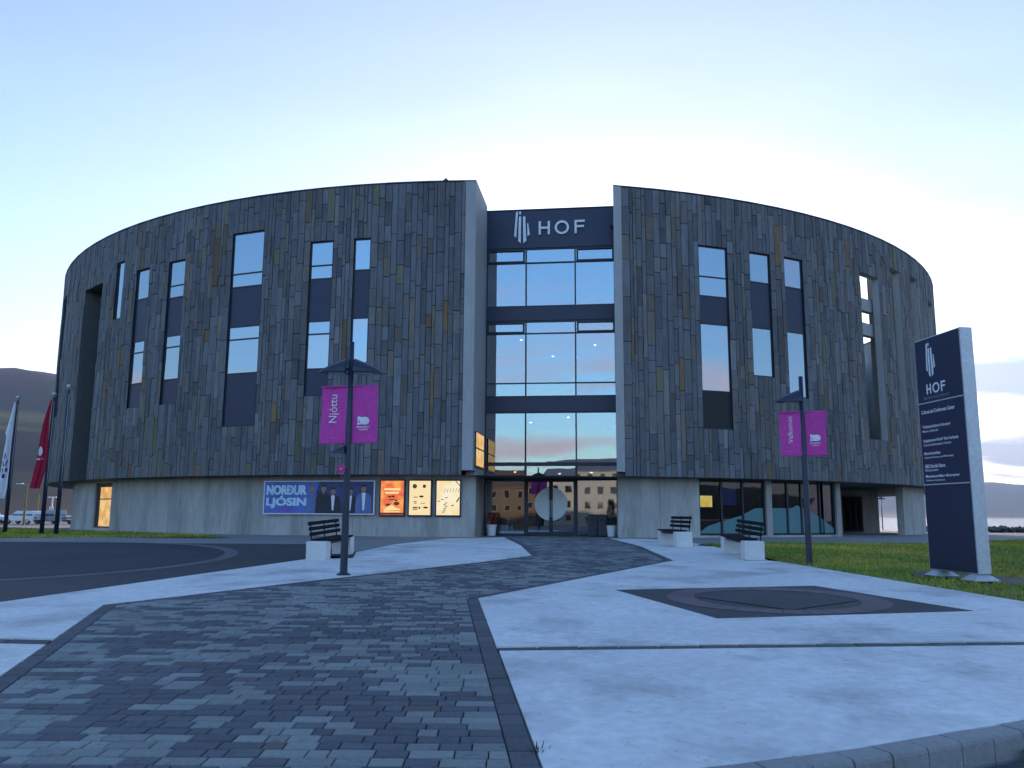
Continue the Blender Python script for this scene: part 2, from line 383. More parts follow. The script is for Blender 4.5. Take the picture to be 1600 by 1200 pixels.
# ================================================================== LARGE STRUCTURE
# ------------------------------------------------------------------ ground sheet, sea, hills
xs = [-3500, -1500, -700, -350, -200, -120, -80, -60, -45, -30, -20, -15, -10, -5, 0, 2.5, 5, 10, 15, 20, 30, 45, 60, 80, 120, 200, 350]
ys = [-2500, -1000, -400, -200, -100, -60, -30, -15, 0, 12, 24, 34, 44, 55, 65, 75, 85, 94, 96, 101, 106, 111, 116, 140, 200, 350, 900, 2600]
mb = MB()
mb.vs([(x, y, gz(y, x) - (0.22 if -60 < y < 20 else 0.02)) for y in ys for x in xs]); nx = len(xs)
for j in range(len(ys) - 1):
    for i in range(nx - 1):
        mb.f.append((j * nx + i, j * nx + i + 1, (j + 1) * nx + i + 1, (j + 1) * nx + i)); mb.c.append(None); mb.mi.append(0)
mb.build('ground', MT['ground'], kind='structure')

m, nt, out = new_mat('sea_water'); N, L = nt.nodes, nt.links
b = N.new('ShaderNodeBsdfPrincipled'); b.inputs['Base Color'].default_value = (0.02, 0.04, 0.06, 1); b.inputs['Roughness'].default_value = 0.12
geo = N.new('ShaderNodeNewGeometry'); n = N.new('ShaderNodeTexNoise'); n.inputs['Scale'].default_value = 0.5; n.inputs['Detail'].default_value = 4
L.new(geo.outputs['Position'], n.inputs['Vector']); bp = N.new('ShaderNodeBump'); bp.inputs['Strength'].default_value = 0.25; bp.inputs['Distance'].default_value = 0.3
L.new(n.outputs['Fac'], bp.inputs['Height']); L.new(bp.outputs[0], b.inputs['Normal']); L.new(b.outputs[0], out.inputs['Surface'])
MT['sea'] = m
mb = MB(); mb.face([(-300, 97, -1.5), (8800, 97, -1.5), (8800, 8900, -1.5), (-300, 8900, -1.5)])
mb.build('sea', MT['sea'], kind='structure')

def hill_mat(name, ramp, h0, h1):
    m, nt, out = new_mat(name); N, L = nt.nodes, nt.links
    b = N.new('ShaderNodeBsdfPrincipled'); b.inputs['Roughness'].default_value = 0.95; b.inputs['Specular IOR Level'].default_value = 0.1
    geo = N.new('ShaderNodeNewGeometry'); sp = N.new('ShaderNodeSeparateXYZ'); L.new(geo.outputs['Position'], sp.inputs[0])
    n = N.new('ShaderNodeTexNoise'); n.inputs['Scale'].default_value = 0.004; n.inputs['Detail'].default_value = 9; n.inputs['Roughness'].default_value = 0.65
    mp = N.new('ShaderNodeMapping'); mp.inputs['Scale'].default_value = (0.5, 0.5, 3.0); L.new(geo.outputs['Position'], mp.inputs['Vector']); L.new(mp.outputs[0], n.inputs['Vector'])
    r = N.new('ShaderNodeMapRange'); r.inputs['From Min'].default_value = h0; r.inputs['From Max'].default_value = h1
    L.new(sp.outputs['Z'], r.inputs['Value'])
    a = N.new('ShaderNodeMath'); a.operation = 'MULTIPLY_ADD'; a.inputs[1].default_value = 0.55; L.new(n.outputs['Fac'], a.inputs[0])
    s2 = N.new('ShaderNodeMath'); s2.operation = 'SUBTRACT'; s2.inputs[1].default_value = 0.28
    L.new(r.outputs[0], s2.inputs[0]); L.new(s2.outputs[0], a.inputs[2])
    cr = N.new('ShaderNodeValToRGB'); e = cr.color_ramp.elements
    for i, (p, c) in enumerate(ramp):
        el = e[i] if i < 2 else e.new(p)
        el.position = p; el.color = (*c, 1)
    L.new(a.outputs[0], cr.inputs[0]); L.new(cr.outputs[0], b.inputs['Base Color']); L.new(b.outputs[0], out.inputs['Surface'])
    return m
def hills(name, a0, a1, na, r0, r1, nr, elev, rough, seed, mater):
    mb = MB(); A = np.linspace(R_(a0), R_(a1), na)
    P = []
    for j in range(nr):
        t = j / (nr - 1); r = r0 + (r1 - r0) * t
        for a in A:
            top = elev(math.degrees(a)) * r1
            prof = t ** 1.45
            q = Vector((sin(a) * r / 700 + seed, cos(a) * r / 700, seed))
            nz = mnoise.fractal(q, 0.9, 2.1, 6)
            z = top * (prof + rough * nz * (0.15 + 0.55 * t) * t) - 2.5
            P.append((sin(a) * r, cos(a) * r, z))
    mb.vs(P)
    for j in range(nr - 1):
        for i in range(na - 1):
            mb.f.append((j * na + i, (j + 1) * na + i, (j + 1) * na + i + 1, j * na + i + 1)); mb.c.append(None); mb.mi.append(0)
    return mb.build(name, mater, smooth=True, kind='structure')
MT['heath'] = hill_mat('heath_slope', [(0.0, (0.035, 0.03, 0.03)), (0.2, (0.05, 0.042, 0.03)), (0.30, (0.24, 0.16, 0.05)), (0.38, (0.045, 0.045, 0.04)), (0.5, (0.03, 0.03, 0.034)), (0.66, (0.105, 0.052, 0.062)), (1.0, (0.125, 0.062, 0.080))], 0, 520)
MT['far_slope'] = hill_mat('far_slope', [(0.0, (0.14, 0.11, 0.09)), (0.25, (0.10, 0.09, 0.08)), (0.6, (0.05, 0.06, 0.08)), (1.0, (0.06, 0.065, 0.075))], 0, 350)
hills('hillside', -80, -12, 96, 380, 2700, 40, lambda a: 0.1495 - (0.0017 if a > -31 else -0.0016) * (a + 31), 0.17, 3.1, MT['heath'])
hills('far_mountain', 12, 75, 120, 5200, 8600, 24, lambda a: 0.036 + 0.004 * sin(a * 0.31), 0.16, 8.7, MT['far_slope'])
hills('southern_hills', 100, 262, 90, 900, 3200, 14, lambda a: 0.030 + 0.008 * sin(a * 0.11), 0.15, 5.2, MT['heath'])

# ------------------------------------------------------------------ plaza: sheets
ARC = lambda cx, cy, r, a0, a1, n: [(cx + r * cos(R_(a0 + (a1 - a0) * i / n)), cy + r * sin(R_(a0 + (a1 - a0) * i / n))) for i in range(n + 1)]
def sheet(name, poly, dz, m, **k):
    mb = MB(); drape(mb, poly, dz); return mb.build(name, m, kind='structure', **k)

apron_poly = [(-60, 31.5), (-45, 47), (-30, 48.2), (-22, 40.8), (-12, 33.2), (-10.2, 30.2), (-9.6, 29.0), (-6.0, 24.3), (-4.0, 21.2), (-2.25, 30.5), (3.7, 30.5),
              (5.3, 30.2), (5.9, 26.2), (8.7, 28.2), (13.6, 28.05), (20.9, 34.3), (34, 45.5), (34, 92), (-60, 92)]
sheet('apron', apron_poly, 0.0, MT['path'])
sheet('gravel_path', [(24.2, 37.0), (60, 67), (90, 73), (90, 40), (34, 44.5)], 0.012, MT['gravel'])
sheet('footpath', [(-60, 24.2), (-5.9, 24.2), (-9.7, 29.1), (-14.4, 29.4), (-17, 27.7), (-30, 26.4), (-60, 28)], 0.006, MT['path'])

# turning loop: dark setts, asphalt lane and a flush kerb band
m, nt, out = new_mat('dark_setts'); N, L = nt.nodes, nt.links
b = N.new('ShaderNodeBsdfPrincipled'); b.inputs['Roughness'].default_value = 0.8
geo = N.new('ShaderNodeNewGeometry'); br = N.new('ShaderNodeTexBrick'); L.new(geo.outputs['Position'], br.inputs['Vector'])
br.inputs['Scale'].default_value = 3.2; br.inputs['Mortar Size'].default_value = 0.012
br.inputs['Color1'].default_value = (0.060, 0.054, 0.060, 1); br.inputs['Color2'].default_value = (0.034, 0.035, 0.040, 1); br.inputs['Mortar'].default_value = (0.02, 0.02, 0.02, 1)
L.new(br.outputs['Color'], b.inputs['Base Color']); L.new(b.outputs[0], out.inputs['Surface'])
MT['setts'] = m
sheet('sett_paving', [(-60, 3), (-8.4, 3), (-7.7, 9.2), (-7.01, 11.71), (-4.58, 18.93), (-4.0, 20.5), (-5.9, 24.2), (-60, 24.2)], 0.010, MT['setts'])
loop_out = [(-60, 13.3)] + ARC(-12.1, 18.85, 5.75, -90, 90, 28) + [(-60, 24.4)]
loop_out = [(x, min(y, 24.05)) for x, y in loop_out]
loop_in = [(-60, 13.62)] + ARC(-12.1, 18.85, 5.42, -90, 90, 28) + [(-60, 23.85)]
mbk = MB(); drape(mbk, loop_out, 0.016); mbk.build('loop_kerb', MT['loop_kerb'], kind='structure')
mbk = MB(); drape(mbk, loop_in, 0.022); mbk.build('road', MT['asphalt'], kind='structure')

# ------------------------------------------------------------------ lawns
lawn_right = [(6.12, 19.1), (6.12, 20.5), (5.86, 24.0), (5.95, 26.1), (8.7, 28.1), (13.6, 27.95), (20.9, 34.2), (24.2, 36.9), (34, 44.4), (60, 44), (60, 10), (9.2, 6.5), (8.25, 9.2), (7.56, 12.42)]
lawn_left = [(-10.3, 30.1), (-14.4, 29.5), (-17, 27.8), (-30, 26.5), (-60, 28.2), (-60, 31.3), (-45, 46.9), (-30, 48), (-22, 40.6), (-12, 33.1)]
plinth = [(7.66, 16.2), (8.25, 17.1), (9.5, 15.78), (13.0, 12.2), (12.0, 11.4), (8.87, 14.68)]
def lawn(poly, n, hmax, seed, holes=()):
    mb = MB(); drape(mb, poly, 0.004); base = mb.build('lawn', MT['soil'], kind='structure')
    r = np.random.default_rng(seed); P = np.array(poly); lo, hi = P.min(0), P.max(0); mb = MB(); k = 0
    hi = np.minimum(hi, (24, 48)); lo = np.maximum(lo, (-34, 9))
    V = []; F = []; C = []
    while k < n:
        x, y = r.uniform(lo, hi)
        if r.random() > min(1, (20.0 / math.hypot(x, y)) ** 1.4): continue
        if not inside(poly, x, y) or any(inside(h, x, y) for h in holes): continue
        q = mnoise.noise(Vector((x * 0.35, y * 0.35, seed))) + 0.6 * mnoise.noise(Vector((x * 1.7, y * 1.7, seed)))
        a = r.uniform(0, 6.28); h = hmax * r.uniform(0.45, 1.0); w = 0.010 + 0.0006 * y; z = gz(y)
        ca, sa = cos(a) * w, sin(a) * w; lx, ly = r.uniform(-0.5, 0.5, 2) * h
        i = len(V); V += [(x - ca, y - sa, z), (x + ca, y + sa, z), (x + lx, y + ly, z + h)]; F.append((i, i + 1, i + 2))
        t = min(1, max(0, q * 0.9 + 0.35)); d = r.uniform(0.75, 1.25)
        C.append(((0.17 + 0.33 * t) * d, (0.25 + 0.13 * t) * d, (0.025 + 0.035 * t) * d)); k += 1
    mb.v, mb.f, mb.c, mb.mi = V, F, C, [0] * len(F)
    mb.build('grass', MT['grass'], kind='stuff', label='short green and yellowed grass of the lawn', cat='grass')
lawn(lawn_right, 60000, 0.075, 3, (plinth,))
lawn(lawn_left, 22000, 0.10, 4)
sheet('plinth_strip', plinth, 0.014, MT['plaque_dark'])

# ------------------------------------------------------------------ pavers
XL = [(2.4, -2.9), (5, -3.64), (7.25, -4.28), (8.98, -4.77), (11.52, -5.5), (15.14, -3.06), (18.38, -0.74), (20.38, 0.52), (32.3, -0.21), (32.35, -1.1), (34.9, -1.1)]
XR = [(2.4, 0.42), (5.08, 0.18), (8.7, -0.14), (12.41, -0.47), (18.67, 3.37), (19.08, 3.67), (31.6, 3.66), (31.65, 4.1), (34.35, 4.36)]
def pw(T, y):
    if y <= T[0][0]: return T[0][1]
    for (a, b), (c, d) in zip(T, T[1:]):
        if y <= c: return b + (d - b) * (y - a) / (c - a)
    return T[-1][1]
walk = [(x, y) for y, x in XL] + [(x, y) for y, x in XR[::-1]]
pave = thing('pavement', (0, 12, gz(12)), kind='structure')
mb = MB(); drape(mb, walk, -0.006); bed = mb.build('bed', MT['joint'], pave)
BW = 0.17
def border_w(y, T):            # border course runs along the slabs up to the entrance
    return BW * (1.0 if y < 31.4 else 0)
def paver_color(x, y, border):
    if border:
        v = random.uniform(0.088, 0.115); return (v * 0.95, v, v * 1.10)
    q = 0.7 * mnoise.noise(Vector((x * 0.9, y * 1.3, 2.2))) + 0.8 * mnoise.noise(Vector((x * 2.2, y * 4.5, 7.7)))
    k = random.random()
    if k < 0.012: v = random.uniform(0.10, 0.13); return (v * 1.18, v * 0.96, v * 0.95)
    if 0.75 * q + random.uniform(-0.42, 0.42) > 0.0: v = random.uniform(0.195, 0.265); return (v * 0.95, v * 1.02, v * 0.97)
    v = random.uniform(0.092, 0.13); return (v * 0.94, v * 0.99, v * 1.10)
PAV = []     # (quad corners at top [4 x,y], colour, border?)
def slant(T, y, sgn):
    # horizontal width of the border course for the slope of this edge
    d = 0.02; s = (pw(T, y + d) - pw(T, y - d)) / (2 * d); return BW * math.sqrt(1 + min(s * s, 2.0)) * sgn
y = 3.4; row = 0.150
while y < 34.7:
    y1 = min(y + row, 34.75)
    bl = 0 if y > 31.4 else 1
    l0, l1 = pw(XL, y) + bl * slant(XL, (y + y1) / 2, 1), pw(XL, y1) + bl * slant(XL, (y + y1) / 2, 1)
    r0, r1 = pw(XR, y) + bl * slant(XR, (y + y1) / 2, -1), pw(XR, y1) + bl * slant(XR, (y + y1) / 2, -1)
    x = max(l0, l1) - random.uniform(0, 0.25)
    cuts = []
    while x < min(r0, r1) - 0.10:
        x += random.choice((0.135, 0.205, 0.205, 0.275, 0.275)); cuts.append(x)
    cuts = [c for c in cuts if max(l0, l1) + 0.09 < c < min(r0, r1) - 0.09]
    A = [l0] + cuts + [r0]; B = [l1] + cuts + [r1]
    for i in range(len(A) - 1):
        PAV.append(([(A[i], y), (A[i + 1], y), (B[i + 1], y1), (B[i], y1)], paver_color((A[i] + A[i + 1]) / 2, y, False), False))
    y = y1
def border(T, sgn):
    for (ya, xa), (yb, xb) in zip(T, T[1:]):
        if ya > 31.5: break
        Ls = math.hypot(xb - xa, yb - ya); n = max(1, round(Ls / 0.29)); d = Vector(((xb - xa) / Ls, (yb - ya) / Ls)); nn = Vector((d.y, -d.x)) * sgn * BW
        for i in range(n):
            p = Vector((xa, ya)) + d * Ls * i / n; q = Vector((xa, ya)) + d * Ls * (i + 1) / n
            c = [(p.x, p.y), (p.x + nn.x, p.y + nn.y), (q.x + nn.x, q.y + nn.y), (q.x, q.y)]
            PAV.append((ccw(c), paver_color(0, 0, True), True))
border(XL, 1); border(XR, -1)
def paver_mesh(mb, q, col):
    g = 0.0045; cx = sum(p[0] for p in q) / 4; cy = sum(p[1] for p in q) / 4
    def shrink(k, ky=1.6):
        o = []
        for (x, y) in q:
            dx, dy = x - cx, y - cy; w = max(abs(dx), 1e-4); h = max(abs(dy), 1e-4)
            o.append((cx + dx * (1 - min(0.4, k / w)), cy + dy * (1 - min(0.4, (k * ky) / h))))
        return o
    a, b = shrink(g), shrink(g + 0.007); z = random.uniform(-0.0025, 0.0025); tx, ty = random.uniform(-0.010, 0.010), random.uniform(-0.010, 0.010)
    zz = lambda p, d: gz(p[1]) + z + d + tx * (p[0] - cx) + ty * (p[1] - cy)
    P = [(x, y, gz(y) - 0.03) for x, y in a] + [(x, y, zz((x, y), 0.010)) for x, y in a] + [(x, y, zz((x, y), 0.016)) for x, y in b]
    F = [(8, 9, 10, 11)] + [(i, (i + 1) % 4, 4 + (i + 1) % 4, 4 + i) for i in range(4)] + [(4 + i, 4 + (i + 1) % 4, 8 + (i + 1) % 4, 8 + i) for i in range(4)]
    mb.faces(P, F, col)
def pav_size(e):
    pts = [project((x, y, gz(y))) for x, y in e[0]]
    if any(p is None for p in pts): return 0
    cx = sum(p[0] for p in pts) / 4; cy = sum(p[1] for p in pts) / 4
    if not (0 < cx < 1600 and 0 < cy < 1200): return 0
    return abs(sum(pts[i][0] * pts[(i + 1) % 4][1] - pts[(i + 1) % 4][0] * pts[i][1] for i in range(4)))
PAV.sort(key=pav_size, reverse=True)
for q, c, bd in PAV[:300]:
    mb = MB(); paver_mesh(mb, q, c); mb.build('border_block' if bd else 'paver', MT['paver'], pave)
mb = MB()
for q, c, bd in PAV[300:]: paver_mesh(mb, q, c)
mb.build('paver_field', MT['paver'], pave, kind='stuff')

# ------------------------------------------------------------------ concrete slabs, their joints, plaque and kerb
SLABS = [[(-4.77, 8.98), (-5.5, 11.52), (-3.06, 15.14), (-0.74, 18.38), (-3.62, 19.30), (-4.58, 18.93), (-7.01, 11.71), (-7.84, 9.22)],
         [(-4.68, 8.66), (-7.94, 8.9), (-9.3, 4.9), (-9.5, 3.4), (-3.2, 3.4), (-4.28, 7.25)],
         [(-3.86, 21.04), (-2.25, 30.35), (-0.27, 32.3), (0.50, 20.38), (-0.66, 18.50), (-3.62, 19.44)],
         [(-0.47, 12.41), (3.37, 18.67), (3.67, 19.08), (5.86, 19.33), (6.03, 19.08), (7.48, 12.42), (8.12, 9.45), (-0.14, 8.70)],
         [(-0.11, 8.47), (8.15, 9.2), (6.5, 7.9), (5.0, 6.9), (3.6, 6.1), (3.35, 5.98), (2.14, 5.42), (1.37, 5.13), (0.34, 4.80), (0.24, 4.5)],
         [(3.70, 19.20), (5.9, 19.45), (6.02, 20.5), (5.75, 23.96), (5.3, 24.5), (3.69, 24.42)],
         [(3.69, 24.56), (5.25, 24.64), (5.85, 26.2), (5.25, 30.6), (5.0, 31.3), (3.69, 31.5)]]
for s in SLABS:
    mb = MB(); drape(mb, s, 0.020, side=0.10); mb.build('concrete_slab', MT['slab'], pave)
for s in ([(-0.14, 8.70), (8.12, 9.45), (8.15, 9.2), (-0.11, 8.47)], [(-4.77, 8.98), (-7.84, 9.22), (-7.94, 8.9), (-4.68, 8.66)]):
    mb = MB(); drape(mb, s, -0.004); mb.build('joint_bed', MT['joint'], pave)
    a, b, c, d = [Vector(p) for p in s]; n = max(4, round((b - a).length / 0.42))
    for i in range(n):
        t0, t1 = (i + 0.012) / n, (i + 0.988) / n
        q = [a.lerp(b, t0) * 0.86 + d.lerp(c, t0) * 0.14, a.lerp(b, t1) * 0.86 + d.lerp(c, t1) * 0.14, a.lerp(b, t1) * 0.08 + d.lerp(c, t1) * 0.92, a.lerp(b, t0) * 0.08 + d.lerp(c, t0) * 0.92]
        mb = MB(); v = random.uniform(0.085, 0.12); paver_mesh(mb, ccw([(p.x, p.y) for p in q]), (v, v, v * 1.04)); mb.build('joint_block', MT['paver'], pave)

# stone plaque set into the right-hand slab
PQ = [(1.67, 13.51), (5.09, 14.25), (6.19, 11.42), (2.57, 10.63)]
pq = thing('stone_plaque', (3.88, 12.45, gz(12.45) + 0.03), 'dark square stone plaque with a pinkish ring set in the pale slab', 'plaque')
mb = MB(); drape(mb, PQ, 0.025, side=0.05); mb.build('field', MT['plaque_dark'], pq)
cx, cy = 3.88, 12.46
ring_n = 28
for i in range(ring_n):
    a0, a1 = 2 * pi * (i + 0.03) / ring_n, 2 * pi * (i + 0.97) / ring_n
    ro, ri = 1.52, 1.13
    p = [(cx + r * 1.04 * cos(a), cy + r * cos(0) * sin(a) * 0.97) for r, a in ((ri, a0), (ro, a0), (ro, (a0 + a1) / 2), (ro, a1), (ri, a1), (ri, (a0 + a1) / 2))]
    mb = MB(); drape(mb, p, 0.030); mb.build('ring_stone', MT['plaque_pink'], pq)
sq = [(cx + 1.14 * cos(R_(a)), cy + 1.14 * sin(R_(a))) for a in (-8, 82, 172, 262)]
mb = MB(); drape(mb, sq, 0.034); mb.build('inner_square', MT['plaque_dark'], pq)

# kerb stones along the near right edge
KP = [(0.28, 4.82), (1.37, 5.13), (2.14, 5.42), (3.35, 5.98), (3.6, 6.1), (5.0, 6.9), (6.5, 7.9), (8.2, 9.15)]
kerb = thing('kerb', (3.4, 6.0, gz(6)), kind='structure')
pts = []
for (xa, ya), (xb, yb) in zip(KP, KP[1:]):
    n = max(1, round(math.hypot(xb - xa, yb - ya) / 0.06))
    pts += [(xa + (xb - xa) * i / n, ya + (yb - ya) * i / n) for i in range(n)]
pts.append(KP[-1]); i = 0
while i < len(pts) - 4:
    j = min(i + 5, len(pts) - 1); a, b = Vector(pts[i]), Vector(pts[j]); d = (b - a).normalized(); nn = Vector((d.y, -d.x))
    a = a + d * 0.004; b = b - d * 0.004
    jt = random.uniform(-0.004, 0.004); mb = MB()
    S = [(0.012, -0.30), (0.012, 0.012), (0.018, 0.020), (0.155, 0.018), (0.172, 0.006), (0.180, -0.015), (0.190, -0.30)]
    P = [(a.x + nn.x * o, a.y + nn.y * o, gz(a.y) + z + jt) for o, z in S] + [(b.x + nn.x * o, b.y + nn.y * o, gz(b.y) + z + jt) for o, z in S]
    k = len(S); mb.faces(P, [(q, q + 1, k + q + 1, k + q) for q in range(k - 1)] + [tuple(range(k - 1, -1, -1)), tuple(range(k, 2 * k))])
    mb.build('kerbstone', MT['kerb'], kerb); i = j
mb = MB()
drape(mb, [(0.3, 4.68), (1.45, 4.9), (2.3, 5.2), (3.5, 5.76), (5.1, 6.66), (8.4, 8.9), (12, 9), (12, -6), (0.3, -6)], -0.125)
mb.build('lower_road', MT['asphalt'], kind='structure')

# ------------------------------------------------------------------ the round concert hall
CX, CY, RO, RG = -0.81, 61.1, 29.04, 28.24        # circle centre, clad radius, ground-floor radius
ZB, ZT, ZF = 3.1, 15.0, 0.72
hall = thing('concert_hall', (CX, CY, ZF), 'round three-storey hall clad in dark vertical stone strips around a glazed entrance slot', 'building')
def cp(th, r): a = R_(th); return CX + r * sin(a), CY - r * cos(a)
def cp3(th, r, z): x, y = cp(th, r); return (x, y, z)
def wframe(th, r, z=0.0):
    a = R_(th); x, y = cp(th, r)
    return Matrix(((cos(a), -sin(a), 0, x), (sin(a), cos(a), 0, y), (0, 0, 1, z), (0, 0, 0, 1)))

WIN = [  # th0, th1, z0, z1, rows (kind, z0, z1) from the top
    (-57.5, -54.3, 6.65, 13.4, 'G', [('G', 9.9, 13.4), ('S', 8.9, 9.9), ('G', 6.65, 8.9)]),
    (-38.84, -37.4, 10.62, 13.42, 'G', [('G', 10.62, 13.42)]),
    (-35.1, -33.05, 6.25, 12.7, 'G', [('G', 11.3, 12.7), ('S', 9.32, 11.3), ('G', 8.78, 9.32), ('G', 7.35, 8.78), ('S', 6.25, 7.35)]),
    (-30.3, -28.2, 6.25, 12.73, 'G', [('G', 11.6, 12.73), ('G', 11.05, 11.6), ('S', 9.32, 11.05), ('G', 8.8, 9.32), ('G', 7.35, 8.8), ('S', 6.25, 7.35)]),
    (-22.8, -19.58, 5.13, 13.48, 'G', [('G', 11.67, 13.48), ('G', 11.09, 11.67), ('S', 9.36, 11.09), ('G', 8.81, 9.36), ('G', 7.35, 8.81), ('S', 5.13, 7.35)]),
    (-15.15, -13.1, 6.26, 12.72, 'G', [('G', 11.7, 12.72), ('G', 11.13, 11.7), ('S', 9.35, 11.13), ('G', 8.81, 9.35), ('G', 7.37, 8.81), ('S', 6.26, 7.37)]),
    (-11.3, -9.87, 7.53, 12.72, 'G', [('G', 11.4, 12.72), ('S', 9.4, 11.4), ('G', 7.53, 9.4)]),
    (17.15, 19.9, 5.08, 12.8, 'G', [('G', 11.48, 12.8), ('G', 10.64, 11.48), ('S', 9.46, 10.64), ('G', 6.64, 9.46), ('B', 5.08, 6.64)]),
    (22.15, 24.3, 7.4, 12.8, 'G', [('G', 11.5, 12.8), ('S', 9.5, 11.5), ('G', 7.4, 9.5)]),
    (25.9, 28.05, 6.63, 12.83, 'G', [('G', 11.5, 12.83), ('S', 9.5, 11.5), ('G', 6.63, 9.5)]),
]
SLOT = (-46.2, -41.6, ZB, 12.7)
OPEN = [(36.1, 39.4, 5.1, 12.95), (42.0, 44.1, 6.7, 13.75), (47.2, 49.4, 5.6, 13.9), (54.3, 57.4, 5.2, 13.4), (60.0, 62.2, 5.2, 14.0)]
HOLES = [w[:4] for w in WIN] + [SLOT] + OPEN
SEGS = [(-82.0, -2.21), (10.44, 82.0)]

def ring(mb, a0, a1, r0, r1, z0, z1, step=2.0):
    n = max(1, math.ceil((a1 - a0) / step)); T = [a0 + (a1 - a0) * i / n for i in range(n + 1)]
    for a, b in zip(T, T[1:]):
        mb.face([cp3(a, r1, z1), cp3(b, r1, z1), cp3(b, r0, z1), cp3(a, r0, z1)]); mb.face([cp3(a, r0, z0), cp3(b, r0, z0), cp3(b, r1, z0), cp3(a, r1, z0)])
        mb.face([cp3(a, r1, z0), cp3(b, r1, z0), cp3(b, r1, z1), cp3(a, r1, z1)]); mb.face([cp3(b, r0, z0), cp3(a, r0, z0), cp3(a, r0, z1), cp3(b, r0, z1)])
    for t in (a0, a1): mb.face([cp3(t, r0, z0), cp3(t, r1, z0), cp3(t, r1, z1), cp3(t, r0, z1)])
# wall behind the stone: cells between all opening edges, openings left out
def wall_cells(mb, th0, th1, z0, z1, holes, r, flip=False, step=2.0):
    T = {th0, th1}; Z = {z0, z1}
    for a, b, c, d in holes:
        for v in (a, b):
            if th0 < v < th1: T.add(v)
        for v in (c, d):
            if z0 < v < z1: Z.add(v)
    T = sorted(T); Z = sorted(Z); TT = []
    for a, b in zip(T, T[1:]):
        n = max(1, math.ceil((b - a) / step)); TT += [a + (b - a) * i / n for i in range(n)]
    TT.append(T[-1])
    for a, b in zip(TT, TT[1:]):
        for c, d in zip(Z, Z[1:]):
            m_, n_ = (a + b) / 2, (c + d) / 2
            if any(h[0] < m_ < h[1] and h[2] < n_ < h[3] for h in holes): continue
            q = [cp3(a, r, c), cp3(b, r, c), cp3(b, r, d), cp3(a, r, d)]
            mb.face(q[::-1] if flip else q)
mb = MB()
for a, b in SEGS: wall_cells(mb, a, b, ZB, ZT, HOLES, RO - 0.055)
wall_cells(mb, 82.0, 278.0, ZB, ZT, [], RO - 0.055, step=4)
mb.build('wall_backing', MT['backing'], hall)
mb = MB(); wall_cells(mb, 33.0, 82.0, ZB, ZT, HOLES, RO - 0.34, flip=True); wall_cells(mb, 82, 150, ZB, ZT, [], RO - 0.34, flip=True, step=4)
mb.build('inner_wall', MT['concrete'], hall)
mb = MB(); ring(mb, 41.6, 66.0, RO - 1.1, RO - 0.85, 4.7, 14.6)
mb.build('inner_lining', MT['concrete'], hall)
def reveal(name, h, depth, m, back=None):
    a, b, c, d = h; r0, r1 = RO - 0.012, RO - depth; mb = MB()
    mb.face([cp3(a, r0, c), cp3(a, r1, c), cp3(a, r1, d), cp3(a, r0, d)][::-1]); mb.face([cp3(b, r0, c), cp3(b, r1, c), cp3(b, r1, d), cp3(b, r0, d)])
    mb.face([cp3(a, r0, d), cp3(b, r0, d), cp3(b, r1, d), cp3(a, r1, d)][::-1]); mb.face([cp3(a, r0, c), cp3(b, r0, c), cp3(b, r1, c), cp3(a, r1, c)])
    if back: mb.face([cp3(a, r1, c), cp3(b, r1, c), cp3(b, r1, d), cp3(a, r1, d)])
    return mb.build(name, m, hall)
for o in OPEN: reveal('slot_lining', o, 0.34, MT['trim'])
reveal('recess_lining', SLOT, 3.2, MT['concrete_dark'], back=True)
# light beams across the first open slot
for z0, z1 in ((11.35, 11.95), (10.15, 10.75)):
    mb = MB(); mb.face([cp3(35.8, RO - 0.45, z0), cp3(39.9, RO - 0.45, z0), cp3(39.9, RO - 0.45, z1), cp3(35.8, RO - 0.45, z1)])
    mb.face([cp3(35.8, RO - 0.75, z0), cp3(39.9, RO - 0.75, z0), cp3(39.9, RO - 0.45, z0), cp3(35.8, RO - 0.45, z0)]); mb.face([cp3(35.8, RO - 0.45, z1), cp3(39.9, RO - 0.45, z1), cp3(39.9, RO - 0.75, z1), cp3(35.8, RO - 0.75, z1)])
    mb.face([cp3(39.9, RO - 0.75, z0), cp3(35.8, RO - 0.75, z0), cp3(35.8, RO - 0.75, z1), cp3(39.9, RO - 0.75, z1)]); mb.build('cross_beam', MT['trim'], hall)

